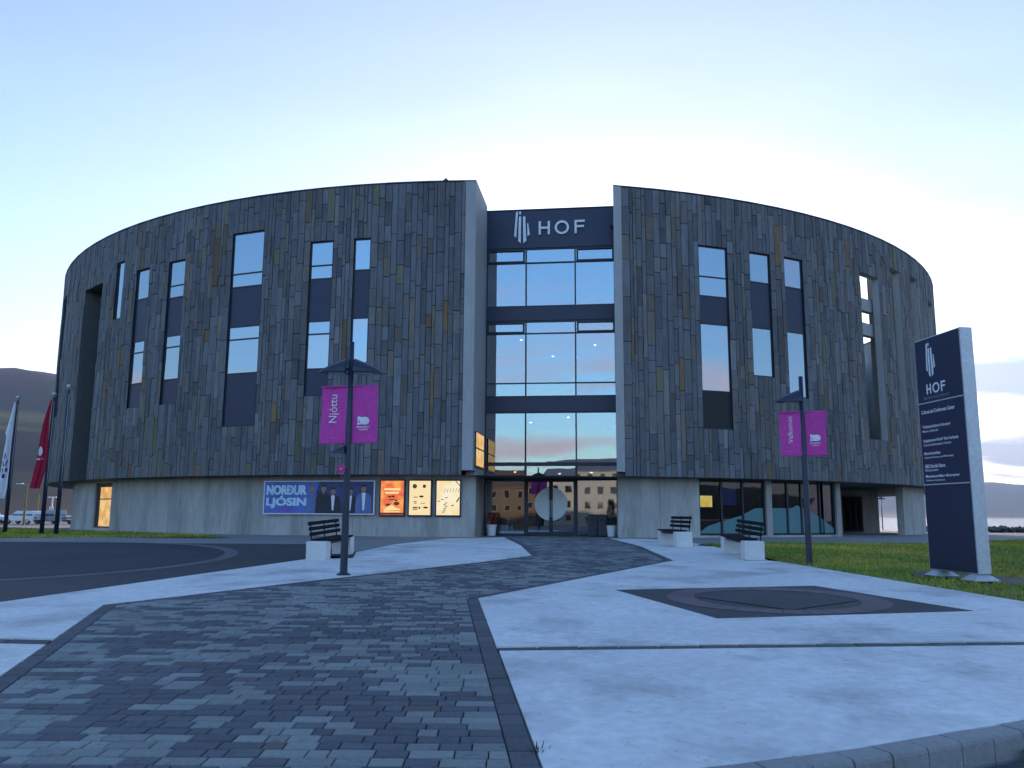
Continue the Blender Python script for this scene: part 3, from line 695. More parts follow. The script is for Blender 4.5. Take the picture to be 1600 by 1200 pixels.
# windows: frame > panes and panels
for (a, b, c, d, _, rows) in WIN:
    th = (a + b) / 2; rw = RO - 0.075; w = 2 * rw * sin(R_((b - a) / 2)); fr = wframe(th, rw)
    reveal('window_reveal', (a, b, c, d), 0.20, MT['metal_dark'])
    mb = MB(fr); e = 0.05; h = w / 2
    mb.box(-h, -h + e, 0, 0.09, c, d); mb.box(h - e, h, 0, 0.09, c, d)
    mb.box(-h + e, h - e, 0, 0.09, c, c + e); mb.box(-h + e, h - e, 0, 0.09, d - e, d)
    for k, z0, z1 in rows[:-1]: mb.box(-h + e, h - e, 0.002, 0.088, z0 - 0.03, z0 + 0.03)
    win = mb.build('window', MT['metal_dark'], hall)
    for k, z0, z1 in rows:
        mb = MB(fr); t = [random.uniform(-0.004, 0.004) for _ in range(4)]; x0, x1 = -h + e - 0.005, h - e + 0.005
        ya = 0.026 if k == 'G' else 0.020
        mb.faces([(x0, ya + t[0], z0 + 0.02), (x1, ya + t[1], z0 + 0.02), (x1, ya + t[2], z1 - 0.02), (x0, ya + t[0] + t[2] - t[1], z1 - 0.02)] +
                 [(x0, 0.085, z0 + 0.02), (x1, 0.085, z0 + 0.02), (x1, 0.085, z1 - 0.02), (x0, 0.085, z1 - 0.02)],
                 [(0, 1, 2, 3), (7, 6, 5, 4), (0, 4, 5, 1), (1, 5, 6, 2), (2, 6, 7, 3), (3, 7, 4, 0)])
        mb.build('pane' if k == 'G' else 'spandrel_panel', MT['glass'] if k == 'G' else MT['panel_navy'] if k == 'S' else MT['panel_black'], win)

# stone strips
def stone_color():
    k = random.random(); v = random.uniform(0.11, 0.17)
    if k < 0.045: return (v * 1.16, v * 0.99, v * 0.76)
    if k < 0.058: v *= 0.9; return (v * 1.6, v * 0.98, v * 0.5)
    if k < 0.085: v *= 0.95; return (v * 1.16, v * 1.04, v * 0.66)
    if k < 0.18: v *= 1.24
    elif k < 0.32: v *= 0.80
    if random.random() < 0.4: return (v * 1.04, v * 1.0, v * 0.95)
    return (v * 0.97, v * 1.0, v * 1.05)
STONES = []
for sa, sb in SEGS:
    br = {sa, sb}
    for h in HOLES:
        for v in h[:2]:
            if sa < v < sb: br.add(v)
    br = sorted(br)
    for a, b in zip(br, br[1:]):
        Lm = R_(b - a) * RO; ws = []
        while sum(ws) < Lm: ws.append(random.choice((0.14, 0.18, 0.21, 0.24, 0.27, 0.31)) * random.uniform(0.92, 1.08))
        if len(ws) > 1 and Lm - sum(ws[:-1]) < 0.12: ws.pop()
        k = Lm / sum(ws); t = a
        for w in ws:
            t1 = t + (b - a) * (w * k / Lm); mid = (t + t1) / 2
            iv = [(ZB - 0.005, ZT)]
            for h in HOLES:
                if h[0] < mid < h[1]:
                    iv = [q for (p0, p1) in iv for q in ((p0, min(p1, h[2])), (max(p0, h[3]), p1)) if q[1] - q[0] > 0.03]
            for z0, z1 in iv:
                z = z0; first = True
                while z < z1 - 1e-6:
                    ln = random.choice((0.55, 0.75, 0.95, 1.1, 1.3, 1.5, 1.9)) * random.uniform(0.85, 1.15)
                    if first: ln *= random.uniform(0.5, 1.0); first = False
                    ze = z + ln
                    if z1 - ze < 0.28: ze = z1
                    STONES.append((t, t1, z, ze, random.uniform(-0.018, 0.018), stone_color())); z = ze
            t = t1
def stone_mesh(mb, s):
    t0, t1, z0, z1, dj, col = s; g = 0.0095; gt = math.degrees(g / RO); r1 = RO + dj; r0 = RO - 0.07; e = 0.006; et = math.degrees(e / RO)
    j = lambda: random.uniform(-0.003, 0.003)
    P = [cp3(t0 + gt, r0, z0 + g), cp3(t1 - gt, r0, z0 + g), cp3(t1 - gt, r0, z1 - g), cp3(t0 + gt, r0, z1 - g)]
    P += [cp3(t0 + gt, r1 - e, z0 + g), cp3(t1 - gt, r1 - e, z0 + g), cp3(t1 - gt, r1 - e, z1 - g), cp3(t0 + gt, r1 - e, z1 - g)]
    P += [cp3(t0 + gt + et, r1 + j(), z0 + g + e), cp3(t1 - gt - et, r1 + j(), z0 + g + e), cp3(t1 - gt - et, r1 + j(), z1 - g - e), cp3(t0 + gt + et, r1 + j(), z1 - g - e)]
    mb.faces(P, [(8, 9, 10, 11)] + [(i, (i + 1) % 4, 4 + (i + 1) % 4, 4 + i) for i in range(4)] + [(4 + i, 4 + (i + 1) % 4, 8 + (i + 1) % 4, 8 + i) for i in range(4)], col)
def stone_size(s):
    x, y = cp((s[0] + s[1]) / 2, RO); d = math.hypot(x, y); a = R_((s[0] + s[1]) / 2)
    cosv = max(0, -(sin(a) * x - cos(a) * y) / d); return R_(s[1] - s[0]) * RO * (s[3] - s[2]) * cosv / (d * d)
STONES.sort(key=stone_size, reverse=True)
for s in STONES[:300]:
    mb = MB(); stone_mesh(mb, s); mb.build('stone', MT['stone'], hall)
mb = MB()
for s in STONES[300:]: stone_mesh(mb, s)
mb.build('stone_cladding', MT['stone'], hall, kind='stuff')

# coping, roof, soffit
mb = MB()
ring(mb, 10.45, 357.78, RO - 0.4, RO + 0.03, ZT + 0.002, ZT + 0.05, 3.0)
mb.build('coping', MT['metal_dark'], hall)
cut_a, cut_b = (13.8, 37.0), (26.9, 69.0)
mb = MB(); roof = []
for i in range(181):
    t = 10 + i * 2
    if t > 358: break
    x, y = cp(t, RO - 1.0)
    if (cut_b[0] - cut_a[0]) * (y - cut_a[1]) - (cut_b[1] - cut_a[1]) * (x - cut_a[0]) > 0: roof.append((x, y))
roof += [(-1.1, 35.3), (4.4, 34.6)]
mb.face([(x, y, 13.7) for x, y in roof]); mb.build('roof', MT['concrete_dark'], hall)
mb = MB(); mb.face([(cut_a[0], cut_a[1], 0.8), (cut_b[0], cut_b[1], 0.8), (cut_b[0], cut_b[1], 13.9), (cut_a[0], cut_a[1], 13.9)][::-1]); mb.build('court_wall', MT['concrete'], hall)
mb = MB(); mb.face([(x, y, 4.7) for x, y in [cp(t, RO - 1.0) for t in range(28, 116, 4)] + [cut_b, cut_a]]); mb.build('court_floor', MT['floor_in'], hall)
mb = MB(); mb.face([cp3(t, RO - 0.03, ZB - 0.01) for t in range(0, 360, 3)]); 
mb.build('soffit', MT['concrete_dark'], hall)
mb = MB(); vx, vy = cp(-3.9, RO - 0.25); mb.lathe([(0.10, ZT + 0.05), (0.16, ZT + 0.12), (0.05, ZT + 0.22), (0.02, ZT + 0.26)], 8, vx, vy); mb.build('roof_vent', MT['metal_dark'], hall)

# ground-floor walls
def gwall(name, a, b, m=None, z1=ZB - 0.012, thick=0.35, z0=0.45):
    mb = MB(); ring(mb, a, b, RG - thick, RG, z0, z1, 2.0); return mb.build(name, m or MT['concrete'], hall)
gaps = [-49.9, -43.3]
gwall('ground_wall', -49.9, -43.3)
ja = [-39.6, -30.2, -20.7, -11.2, -1.28]
for a, b in zip(ja, ja[1:]): gwall('wall_panel', a + 0.012, b - 0.012)
gwall('wall_panel', 10.43, 13.9); gwall('wall_panel', 13.93, 17.5)
gwall('pier', 24.24, 24.84); gwall('pier', 32.88, 33.53, thick=0.5); gwall('pier', 45.6, 53.4, thick=0.35)
gwall('window_head', -43.3, -39.6, z0=2.96, thick=0.3); gwall('plinth', -43.3, -39.6, z1=0.86, thick=0.3)
gwall('shop_plinth', 17.5, 32.88, z1=0.80, thick=0.3)
def slab_wall(name, p, q, z0, z1, m, th=0.2):
    d = Vector((q[0] - p[0], q[1] - p[1])).normalized(); n = Vector((-d.y, d.x)) * th
    mb = MB(); mb.prism(ccw([p, q, (q[0] + n.x, q[1] + n.y), (p[0] + n.x, p[1] + n.y)]), z0, z1); return mb.build(name, m, hall)
slab_wall('return_wall', cp(-49.8, RG - 0.1), (-22.2, 75), 0.4, ZB - 0.012, MT['concrete'])
slab_wall('return_wall', cp(33.2, RG - 0.2), (18.95, 48.0), 0.4, ZB - 0.012, MT['concrete'], 0.15)
slab_wall('loggia_wall', (18.9, 48.1), (21.05, 48.0), 0.4, ZB - 0.012, MT['concrete'], 0.2)
slab_wall('return_wall', (21.05, 48.0), (26.2, 60.2), 0.4, ZB - 0.012, MT['concrete'], 0.2)
mb = MB()
wall_cells(mb, 100, 240, 0.4, ZB - 0.012, [], 27.5, step=5); mb.build('rear_wall', MT['concrete'], hall)
# loggia door
ld = MB(); ld.box(19.0, 20.1, 47.93, 48.0, 0.75, 2.75); ld = ld.build('loggia_door', MT['metal_dark'], hall)
for k in range(3):
    mb = MB(); mb.box(19.06 + k * 0.35, 19.33 + k * 0.35, 47.91, 47.94, 0.85, 2.66); mb.build('pane', MT['glass_shop'], ld)

# lit window on the left of the ground floor
fr = wframe(-41.45, RG - 0.10); h = RG * sin(R_(1.85))
mb = MB(fr); mb.box(-h, -h + 0.30, 0, 0.1, 0.86, 2.96); mb.box(h - 0.05, h, 0, 0.1, 0.86, 2.96); mb.box(-h + 0.30, h - 0.05, 0, 0.1, 2.78, 2.96); mb.box(-h + 0.30, h - 0.05, 0, 0.1, 0.86, 0.93); mb.box(-h + 0.30, h - 0.05, 0.005, 0.095, 2.19, 2.24)
lw_ = mb.build('window', MT['metal_dark'], hall)
for z0, z1 in ((0.93, 2.19), (2.24, 2.78)):
    mb = MB(fr); mb.box(-h + 0.30, h - 0.05, 0.05, 0.07, z0, z1); mb.build('pane', MT['lit_room'], lw_)

# shopfront: glazing in two bays with frosted mountain film
def shopfront(a, b, mull, film, poster=False):
    n = len(mull) + 1; th = [a] + mull + [b]
    fr0 = MB()
    for t, wd in [(a, .14), (b, -.14)] + [(t, 0) for t in mull]:
        fr0.fr = wframe(t, RG - 0.12); o = 0.045
        fr0.box((0 if wd > 0 else -0.09) if wd else -o, (0.09 if wd > 0 else 0) if wd else o, -0.02, 0.06, 0.80, ZB - 0.015)
    fr0.fr = IDN
    for t0, t1 in zip(th, th[1:]):
        for z0, z1 in ((0.80, 0.89), (2.98, ZB - 0.014)):
            p, q = cp3(t0, RG - 0.13, z0), cp3(t1, RG - 0.13, z0); p2, q2 = cp3(t0, RG - 0.18, z0), cp3(t1, RG - 0.18, z0)
            fr0.faces([p, q, (q[0], q[1], z1), (p[0], p[1], z1), p2, q2, (q2[0], q2[1], z1), (p2[0], p2[1], z1)], [(0, 1, 2, 3), (7, 6, 5, 4), (3, 2, 6, 7), (0, 4, 5, 1)])
    sf = fr0.build('shopfront', MT['metal_dark'], hall)
    for t0, t1 in zip(th, th[1:]):
        p, q = cp(t0 + 0.03, RG - 0.15), cp(t1 - 0.03, RG - 0.15); mb = MB()
        mb.face([(p[0], p[1], 0.85), (q[0], q[1], 0.85), (q[0], q[1], 3.02), (p[0], p[1], 3.02)]); mb.build('pane', MT['glass_shop'], sf)
        # film: piece of the mountain outline that falls on this pane
        T = [t0 + 0.1] + [t for t, z in film if t0 + 0.1 < t < t1 - 0.1] + [t1 - 0.1]
        def fz(t):
            for (ta, za), (tb, zb) in zip(film, film[1:]):
                if ta <= t <= tb: return za + (zb - za) * (t - ta) / (tb - ta)
            return film[0][1] if t < film[0][0] else film[-1][1]
        top = []
        for t in T:
            k = (t - t0) / (t1 - t0); pp = (p[0] + (q[0] - p[0]) * k, p[1] + (q[1] - p[1]) * k); d = Vector((pp[0] - CX, pp[1] - CY)).normalized() * 0.012
            top.append((pp[0] + d.x, pp[1] + d.y, max(0.9, fz(t))))
        mb = MB(); mb.face([(top[0][0], top[0][1], 0.88), (top[-1][0], top[-1][1], 0.88)] + top[::-1]); mb.build('mountain_film', MT['decal'], sf)
shopfront(17.5, 24.24, [19.76, 21.9], [(17.5, 0.92), (18.4, 1.18), (19.7, 1.36), (21.8, 1.62), (22.2, 1.72), (23.2, 1.92), (24.24, 1.93)])
shopfront(24.84, 32.88, [26.8, 28.5, 30.84], [(24.84, 1.94), (27.0, 1.94), (27.4, 1.97), (28.05, 2.08), (28.4, 1.98), (29.5, 1.82), (30.7, 1.60), (31.3, 1.46), (32.88, 1.05)])
# room behind it
mb = MB(); T = [14, 18, 22, 26, 30, 33.4]
for a, b in zip(T, T[1:]): mb.face([cp3(a, RG - 5, 0.7), cp3(b, RG - 5, 0.7), cp3(b, RG - 5, 3.08), cp3(a, RG - 5, 3.08)])
mb.face([cp3(14, RG, 0.7), cp3(14, RG - 5, 0.7), cp3(14, RG - 5, 3.08), cp3(14, RG, 3.08)])
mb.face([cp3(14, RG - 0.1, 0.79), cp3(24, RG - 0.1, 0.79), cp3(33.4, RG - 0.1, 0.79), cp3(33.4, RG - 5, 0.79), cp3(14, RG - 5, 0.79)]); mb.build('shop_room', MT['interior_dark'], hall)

# ------------------------------------------------------------------ entrance slot
AX = R_(7.1)
FE = Matrix(((cos(AX), sin(AX), 0, -1.14), (-sin(AX), cos(AX), 0, 35.0), (0, 0, 1, 0), (0, 0, 0, 1)))  # local x right along the glass, y into the hall
EW = 5.58
pl, pr = cp(-1.37, RO), cp(9.75, RO)
ql, qr = (-1.14, 35.02), (4.40, 34.33)
# precast end walls of the two shells
def end_wall(name, th0, th1, q):
    a, b = cp(th0, RO + 0.012), cp(th1, RO + 0.012)
    inner = cp(th0 if abs(th0) > abs(th1) or th0 > 0 else th1, RO - 2)
    p = b if th0 < 0 else a; o = a if th0 < 0 else b
    d = Vector((q[0] - p[0], q[1] - p[1])); poly = [p, q, (o[0] + d.x, o[1] + d.y), o]
    mb = MB(); mb.prism(ccw(poly), ZB + 0.18, ZT); w = mb.build(name, MT['trim'], hall)
    d = d.normalized(); p2 = (p[0] + d.x * 0.82, p[1] + d.y * 0.82); o2 = (o[0] + d.x * 0.82, o[1] + d.y * 0.82)
    d2 = Vector((q[0] - p2[0], q[1] - p2[1])); mb = MB(); mb.prism(ccw([p2, q, (o2[0] + d2.x, o2[1] + d2.y), o2]), 0.45, ZB + 0.178); mb.build('end_wall_foot', MT['concrete'], hall)
    mb = MB(); mb.prism(ccw(poly), ZT + 0.001, ZT + 0.055); mb.build('end_coping', MT['metal_dark'], hall)
end_wall('end_wall', -2.2, -1.37, ql); end_wall('end_wall', 9.75, 10.43, qr)
# warm lit side window in the left end wall
e = (Vector(ql) - Vector(pl)).normalized(); FS = Matrix(((e.x, -e.y, 0, pl[0]), (e.y, e.x, 0, pl[1]), (0, 0, 1, 0), (0, 0, 0, 1)))
mb = MB(FS); mb.box(0.45, 2.45, -0.05, 0.0, 3.42, 4.85); sw = mb.build('side_window', MT['metal_dark'], hall)
for z0, z1 in ((3.5, 4.15), (4.22, 4.8)):
    mb = MB(FS); mb.box(0.52, 2.38, -0.06, -0.052, z0, z1); mb.build('pane', MT['lit_room'], sw)
mb = MB(FE); mb.bbox(0.0, EW, 0.0, 0.35, 13.08, 14.80, 0.012); sign_panel = mb.build('sign_panel', MT['panel_navy'], hall)
mb = MB(FE); mb.box(-0.01, EW + 0.01, -0.03, 0.4, 14.802, 14.85); mb.build('panel_coping', MT['metal_dark'], hall)
for z0, z1 in ((9.84, 10.45), (5.90, 6.52)):
    mb = MB(FE); mb.bbox(0.0, EW, 0.02, 0.30, z0, z1, 0.01); mb.build('spandrel_beam', MT['panel_navy'], hall)
# curtain wall frame
MU = [0.0, 1.73, 3.86, EW]
mb = MB(FE)
for u, wdt in ((0.03, .06), (1.73, .06), (3.86, .06), (EW - 0.03, .06)):
    for z0, z1 in ((10.451, 13.079), (6.521, 9.839), (3.77, 5.899)): mb.box(u - wdt / 2, u + wdt / 2, 0.03, 0.14, z0, z1)
    mb.box(u - wdt * .75 if 1 < u < 5 else u - .03, u + wdt * .75 if 1 < u < 5 else u + .03, 0.03, 0.14, 0.74, 3.61)
hz = [(12.42, .05), (13.05, .06), (10.48, .06), (9.28, .05), (9.80, .06), (7.12, .05), (6.55, .06), (5.87, .06)]
for z, t in hz:
    for u0, u1 in zip(MU, MU[1:]): mb.box(u0 + 0.035, u1 - 0.035, 0.035, 0.135, z - t / 2, z + t / 2)
mb.box(0, EW, 0.0, 0.16, 3.615, 3.765)
for u0, u1 in zip(MU, MU[1:]): mb.box(u0 + 0.05, u1 - 0.05, 0.02, 0.15, 3.04, 3.15)
for u0, u1 in ((MU[0], MU[1]), (MU[2], MU[3])):
    mb.box(u0 + 0.05, u1 - 0.05, 0.03, 0.14, 0.74, 0.82)
    for z0, z1 in ((12.445, 13.02), (9.305, 9.77)):                 # opening lights with heavier sashes
        mb.box(u0 + 0.06, u0 + 0.13, 0.0, 0.12, z0, z1); mb.box(u1 - 0.13, u1 - 0.06, 0.0, 0.12, z0, z1)
        mb.box(u0 + 0.13, u1 - 0.13, 0.0, 0.12, z0, z0 + 0.06); mb.box(u0 + 0.13, u1 - 0.13, 0.0, 0.12, z1 - 0.06, z1)
cw = mb.build('curtain_wall', MT['metal_dark'], hall)
def bay_pane(u0, u1, z0, z1, parent, yy=0.09):
    mb = MB(FE); t = [random.uniform(-0.004, 0.004) for _ in range(3)]
    mb.face([(u0, yy + t[0], z0), (u1, yy + t[1], z0), (u1, yy + t[2], z1), (u0, yy + t[0] + t[2] - t[1], z1)]); mb.build('pane', MT['glass_entry'], parent)
for u0, u1 in zip(MU, MU[1:]):
    for z0, z1 in ((12.44, 13.03), (10.5, 12.4), (9.3, 9.78), (7.14, 9.26), (6.57, 7.1), (3.76, 5.85), (3.14, 3.62)): bay_pane(u0 + 0.02, u1 - 0.02, z0, z1, cw)
for u0, u1 in ((MU[0], MU[1]), (MU[2], MU[3])): bay_pane(u0 + 0.02, u1 - 0.02, 0.8, 3.05, cw)
for u0, u1, sgn in ((1.78, 2.79, 1), (2.81, 3.81, -1)):
    mb = MB(FE); e = 0.07
    mb.box(u0, u0 + e, 0.04, 0.10, 0.75, 3.03); mb.box(u1 - e, u1, 0.04, 0.10, 0.75, 3.03); mb.box(u0 + e, u1 - e, 0.04, 0.10, 0.75, 0.90); mb.box(u0 + e, u1 - e, 0.04, 0.10, 2.95, 3.03)
    door = mb.build('door', MT['metal_dark'], hall)
    bay_pane(u0 + e - .005, u1 - e + .005, 0.89, 2.96, door, 0.07)
    cxu = 2.80; A = [pi / 2 + sgn * pi * i / 20 for i in range(21)]
    pts = [(cxu + 0.685 * cos(a), 0.052, 2.04 + 0.685 * sin(a)) for a in A]
    xcl = (lambda x: min(max(x, u0 + e), u1 - e)); mb = MB(FE)
    mb.face([(xcl(x), y, z) for x, y, z in (pts if sgn > 0 else pts[::-1])]); mb.build('white_half_disc', MT['disc'], door)
    hx = u1 - 0.035 if sgn > 0 else u0 + 0.035
    mb = MB(FE); mb.tube([(hx, 0.0, 1.5), (hx, 0.0, 2.2)], 0.015, 8); mb.build('handle', MT['steel'], door)
# lobby behind the glass
mb = MB(FE); mb.face([(-2, 0.2, 0.73), (7, 0.2, 0.73), (7, 12, 0.73), (-2, 12, 0.73)]); mb.build('lobby_floor', MT['floor_in'], hall)
mb = MB(FE); mb.face([(-2, 9, 0.7), (7, 9, 0.7), (7, 9, 13.5), (-2, 9, 13.5)]); mb.face([(-2, 0.3, 0.7), (-2, 9, 0.7), (-2, 9, 13.5), (-2, 0.3, 13.5)]); mb.face([(7, 0.3, 0.7), (7, 9, 0.7), (7, 9, 13.5), (7, 0.3, 13.5)])
mb.build('lobby_wall', MT['interior'], hall)
for z in (3.65, 6.2, 10.1):
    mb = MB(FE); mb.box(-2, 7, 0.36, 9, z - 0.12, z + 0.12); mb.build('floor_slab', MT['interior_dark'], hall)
MT['bulb'] = glow_mat('ceiling_lamp', (1.0, 0.82, 0.6), 0.45)
for u, y, z in ((1.0, 2.5, 3.45), (2.9, 4.0, 3.45), (4.4, 3.0, 3.45), (1.2, 3.0, 9.6), (2.6, 4.0, 9.0), (4.6, 3.5, 9.4), (3.4, 2.5, 5.9), (1.5, 4.5, 5.9)):
    mb = MB(FE); mb.lathe([(0.02, z), (0.07, z + 0.03), (0.07, z + 0.05), (0.02, z + 0.06)], 8, u, y); mb.build('ceiling_light', MT['bulb'], hall)

# big letters and emblem
LS = lambda x, y: (1.33 + (x - 511) * 0.004893, 14.27 - (y - 435 + (x - 697) * 0.0314) * 0.00509)
BARS = [[(503, 353), (521, 350), (506, 584), (487, 570)], [(532, 350), (549, 350), (548, 372), (540, 380), (531, 374)], [(529, 394), (549, 394), (548, 634), (524, 616)],
        [(566, 395), (586, 393), (597, 612), (570, 632)], [(604, 455), (613, 455), (628, 556), (607, 570)]]
def emblem(fr, name, parent, mater, f, y0, y1):
    for b_ in BARS:
        mb = MB(fr); mb.prism([f(*p) for p in b_], y0, y1, axis='y'); mb.build(name, mater, parent)
MT['sign_white'] = mat('sign_white', (0.80, 0.81, 0.83), 0.45, 0.03, 2.0)
emblem(FE, 'emblem_bar', sign_panel, MT['sign_white'], LS, -0.09, -0.02)
def letter_H(x0, x1, z0, z1, t):
    m_ = (z0 + z1) / 2; return [[(x0, z0), (x0 + t, z0), (x0 + t, z1), (x0, z1)], [(x1 - t, z0), (x1, z0), (x1, z1), (x1 - t, z1)], [(x0 + t, m_ - t / 2), (x1 - t, m_ - t / 2), (x1 - t, m_ + t / 2), (x0 + t, m_ + t / 2)]]
def letter_F(x0, x1, z0, z1, t):
    m_ = z0 + (z1 - z0) * 0.53; return [[(x0, z0), (x0 + t, z0), (x0 + t, z1), (x0, z1)], [(x0 + t, z1 - t), (x1, z1 - t), (x1, z1), (x0 + t, z1)], [(x0 + t, m_ - t / 2), (x1 - t * .3, m_ - t / 2), (x1 - t * .3, m_ + t / 2), (x0 + t, m_ + t / 2)]]
def letter_O(cx, cz, rx, rz, t, n=28):
    o = []
    for i in range(n):
        a, b_ = 2 * pi * i / n, 2 * pi * (i + 1) / n
        o.append([(cx + (rx - t) * cos(a), cz + (rz - t) * sin(a)), (cx + rx * cos(a), cz + rz * sin(a)), (cx + rx * cos(b_), cz + rz * sin(b_)), (cx + (rx - t) * cos(b_), cz + (rz - t) * sin(b_))])
    return o
for nm, polys in (('letter', letter_H(2.29, 2.78, 13.65, 14.25, 0.095)), ('letter', letter_O(3.30, 13.945, 0.31, 0.31, 0.095)), ('letter', letter_F(3.85, 4.29, 13.65, 14.25, 0.095))):
    mb = MB(FE)
    for p in polys: mb.prism(p, -0.09, -0.02, axis='y')
    mb.build(nm, MT['sign_white'], sign_panel)

# ================================================================== OBJECTS
# ------------------------------------------------------------------ long banner and lit posters on the concrete wall
BAN = [MT['white']]
MT['ban_blue'] = mat('banner_print', (0.10, 0.17, 0.50), 0.5, 0.5, 0.8, 2.0, 0.2, stain=(0.10, 0.06, 0.24), stain_scale=0.8)
MT['ban_dark'] = mat('banner_dark_print', (0.05, 0.06, 0.16), 0.5, 0.4, 1.5)
MT['ban_suit'] = mat('banner_suit_print', (0.025, 0.025, 0.035), 0.5, 0.2, 3.0)
MT['ban_shirt'] = mat('banner_blue_shirt_print', (0.12, 0.16, 0.34), 0.5, 0.2, 3.0)
MT['ban_skin'] = mat('banner_face_print', (0.34, 0.20, 0.16), 0.5, 0.15, 6.0)
MT['ban_teal'] = mat('banner_letter_print', (0.50, 0.68, 0.78), 0.5, 0.25, 1.5)
tha, thb = -19.08, -9.3; thm = (tha + thb) / 2
fr = wframe(thm, RG + 0.13); hw = RG * sin(R_((thb - tha) / 2)) + 0.03
ban = thing('wall_banner', (*cp(thm, RG + 0.13), 1.56), 'long blue event banner with five figures fixed to the concrete wall', 'banner')
mb = MB(fr); mb.box(-hw, hw, 0.0, 0.04, 1.56, 2.90); mb.build('board', MT['white'], ban)
# wall is curved: carry the flat board on short brackets
for x in (-hw + 0.2, 0, hw - 0.2):
    mb = MB(fr); mb.box(x - 0.03, x + 0.03, 0.04, 0.13 + (hw - abs(x)) * 0.0 + x * x / (2 * RG) - 0.0, 1.8, 1.86); mb.build('bracket', MT['steel'], ban)
mb = MB(fr); mb.face([(-hw + .04, -0.002, 1.60), (hw - .04, -0.002, 1.60), (hw - .04, -0.002, 2.86), (-hw + .04, -0.002, 2.86)]); mb.build('print', MT['ban_blue'], ban)
mb = MB(fr); mb.face([(-0.35, -0.004, 1.60), (hw - .04, -0.004, 1.60), (hw - .04, -0.004, 2.86), (0.05, -0.004, 2.86)]); mb.build('dark_print', MT['ban_dark'], ban)
for word, z, hh in (('NORÐUR', 2.33, 0.40), ('LJÓSIN', 1.80, 0.50)):
    mb = MB(fr)
    for k, (dx, dz) in enumerate(((0, 0), (0.035, 0), (0, 0.018), (0.035, 0.018))): put_text(mb, word, -hw + 0.13 + dx, z + dz, h=hh - 0.018, w=1.77, y=-0.0070 - 0.0004 * k, bold=0.02)
    mb.build('lettering', MT['ban_teal'], ban)
def blob(cx, cz, rx, rz, n=14): return [(cx + rx * cos(2 * pi * i / n), cz + rz * sin(2 * pi * i / n)) for i in range(n)]
for k, (x, sc, sm) in enumerate(((-0.28, 1.0, 'ban_shirt'), (0.24, 1.04, 'ban_suit'), (0.66, 0.95, 'ban_suit'), (1.40, 0.94, 'ban_suit'), (1.98, 1.04, 'ban_shirt'))):
    top = 1.6 + 1.13 * sc; y0 = -0.006 - 0.0004 * k; q = 1.3
    P_ = lambda pts: [(x + a * q, y0_, b_) for a, b_ in pts]
    y0_ = y0; mb = MB(fr); mb.face(P_([(-0.27, 1.605), (0.27, 1.605), (0.25, top - 0.56), (0.19, top - 0.42), (0.07, top - 0.35), (-0.07, top - 0.35), (-0.19, top - 0.42), (-0.25, top - 0.56)])); mb.build('figure_print', MT[sm], ban)
    y0_ = y0 - 0.001; mb = MB(fr); mb.face(P_(blob(0, top - 0.20, 0.085, 0.14))); mb.face(P_([(-0.045, top - 0.40), (0.045, top - 0.40), (0.04, top - 0.28), (-0.04, top - 0.28)])); mb.build('face_print', MT['ban_skin'], ban)
    y0_ = y0 - 0.0014; mb = MB(fr); mb.face(P_([(-0.092, top - 0.19), (-0.06, top - 0.12), (0.06, top - 0.12), (0.092, top - 0.19), (0.08, top - 0.07), (0, top - 0.035), (-0.08, top - 0.07)])); mb.build('hair_print', MT['ban_suit' if k else 'ban_skin'], ban)
    if k in (2, 3, 4):
        y0_ = y0 - 0.0016; mb = MB(fr); mb.face(P_([(-0.025, 1.72), (0.025, 1.72), (0.065, top - 0.36), (-0.065, top - 0.36)])); mb.build('shirt_print', MT['white'], ban)
MT['poster_orange'] = glow_mat('orange_poster', (1.0, 0.42, 0.12), 0.17, (0.85, 0.16, 0.08), 2.6, 0.42, 0.58)
MT['poster_cream'] = glow_mat('cream_poster', (1.0, 0.80, 0.46), 0.17)
MT['poster_pale'] = glow_mat('pale_poster', (1.0, 0.78, 0.42), 0.17, (1.0, 0.9, 0.66), 2.0)
MT['ink'] = mat('poster_ink', (0.04, 0.03, 0.02), 0.7); MT['ink_tan'] = mat('poster_tan_ink', (0.30, 0.19, 0.05), 0.7); MT['ink_red'] = mat('poster_red_ink', (0.45, 0.05, 0.03), 0.7); MT['ink_pale'] = glow_mat('poster_pale_ink', (1.0, 0.72, 0.34), 0.18)
def poster(a, b, m, lab, deco):
    t = (a + b) / 2; fr = wframe(t, RG + 0.10); h = RG * sin(R_((b - a) / 2))
    ps = thing('poster_case', (*cp(t, RG + 0.1), 1.5), lab, 'poster', 'lit poster cases beside the entrance')
    mb = MB(fr); mb.bbox(-h - 0.05, h + 0.05, 0.0, 0.11, 1.50, 2.94, 0.012); mb.build('case', MT['metal_dark'], ps)
    mb = MB(fr); mb.face([(-h, -0.003, 1.56), (h, -0.003, 1.56), (h, -0.003, 2.89), (-h, -0.003, 2.89)]); mb.build('sheet', m, ps)
    for mat_, polys in deco(h):
        mb = MB(fr)
        for p in polys: mb.face([(x, -0.006, z) for x, z in p])
        mb.build('print', MT[mat_], ps)
bar = lambda x0, x1, z0, z1: [(x0, z0), (x1, z0), (x1, z1), (x0, z1)]
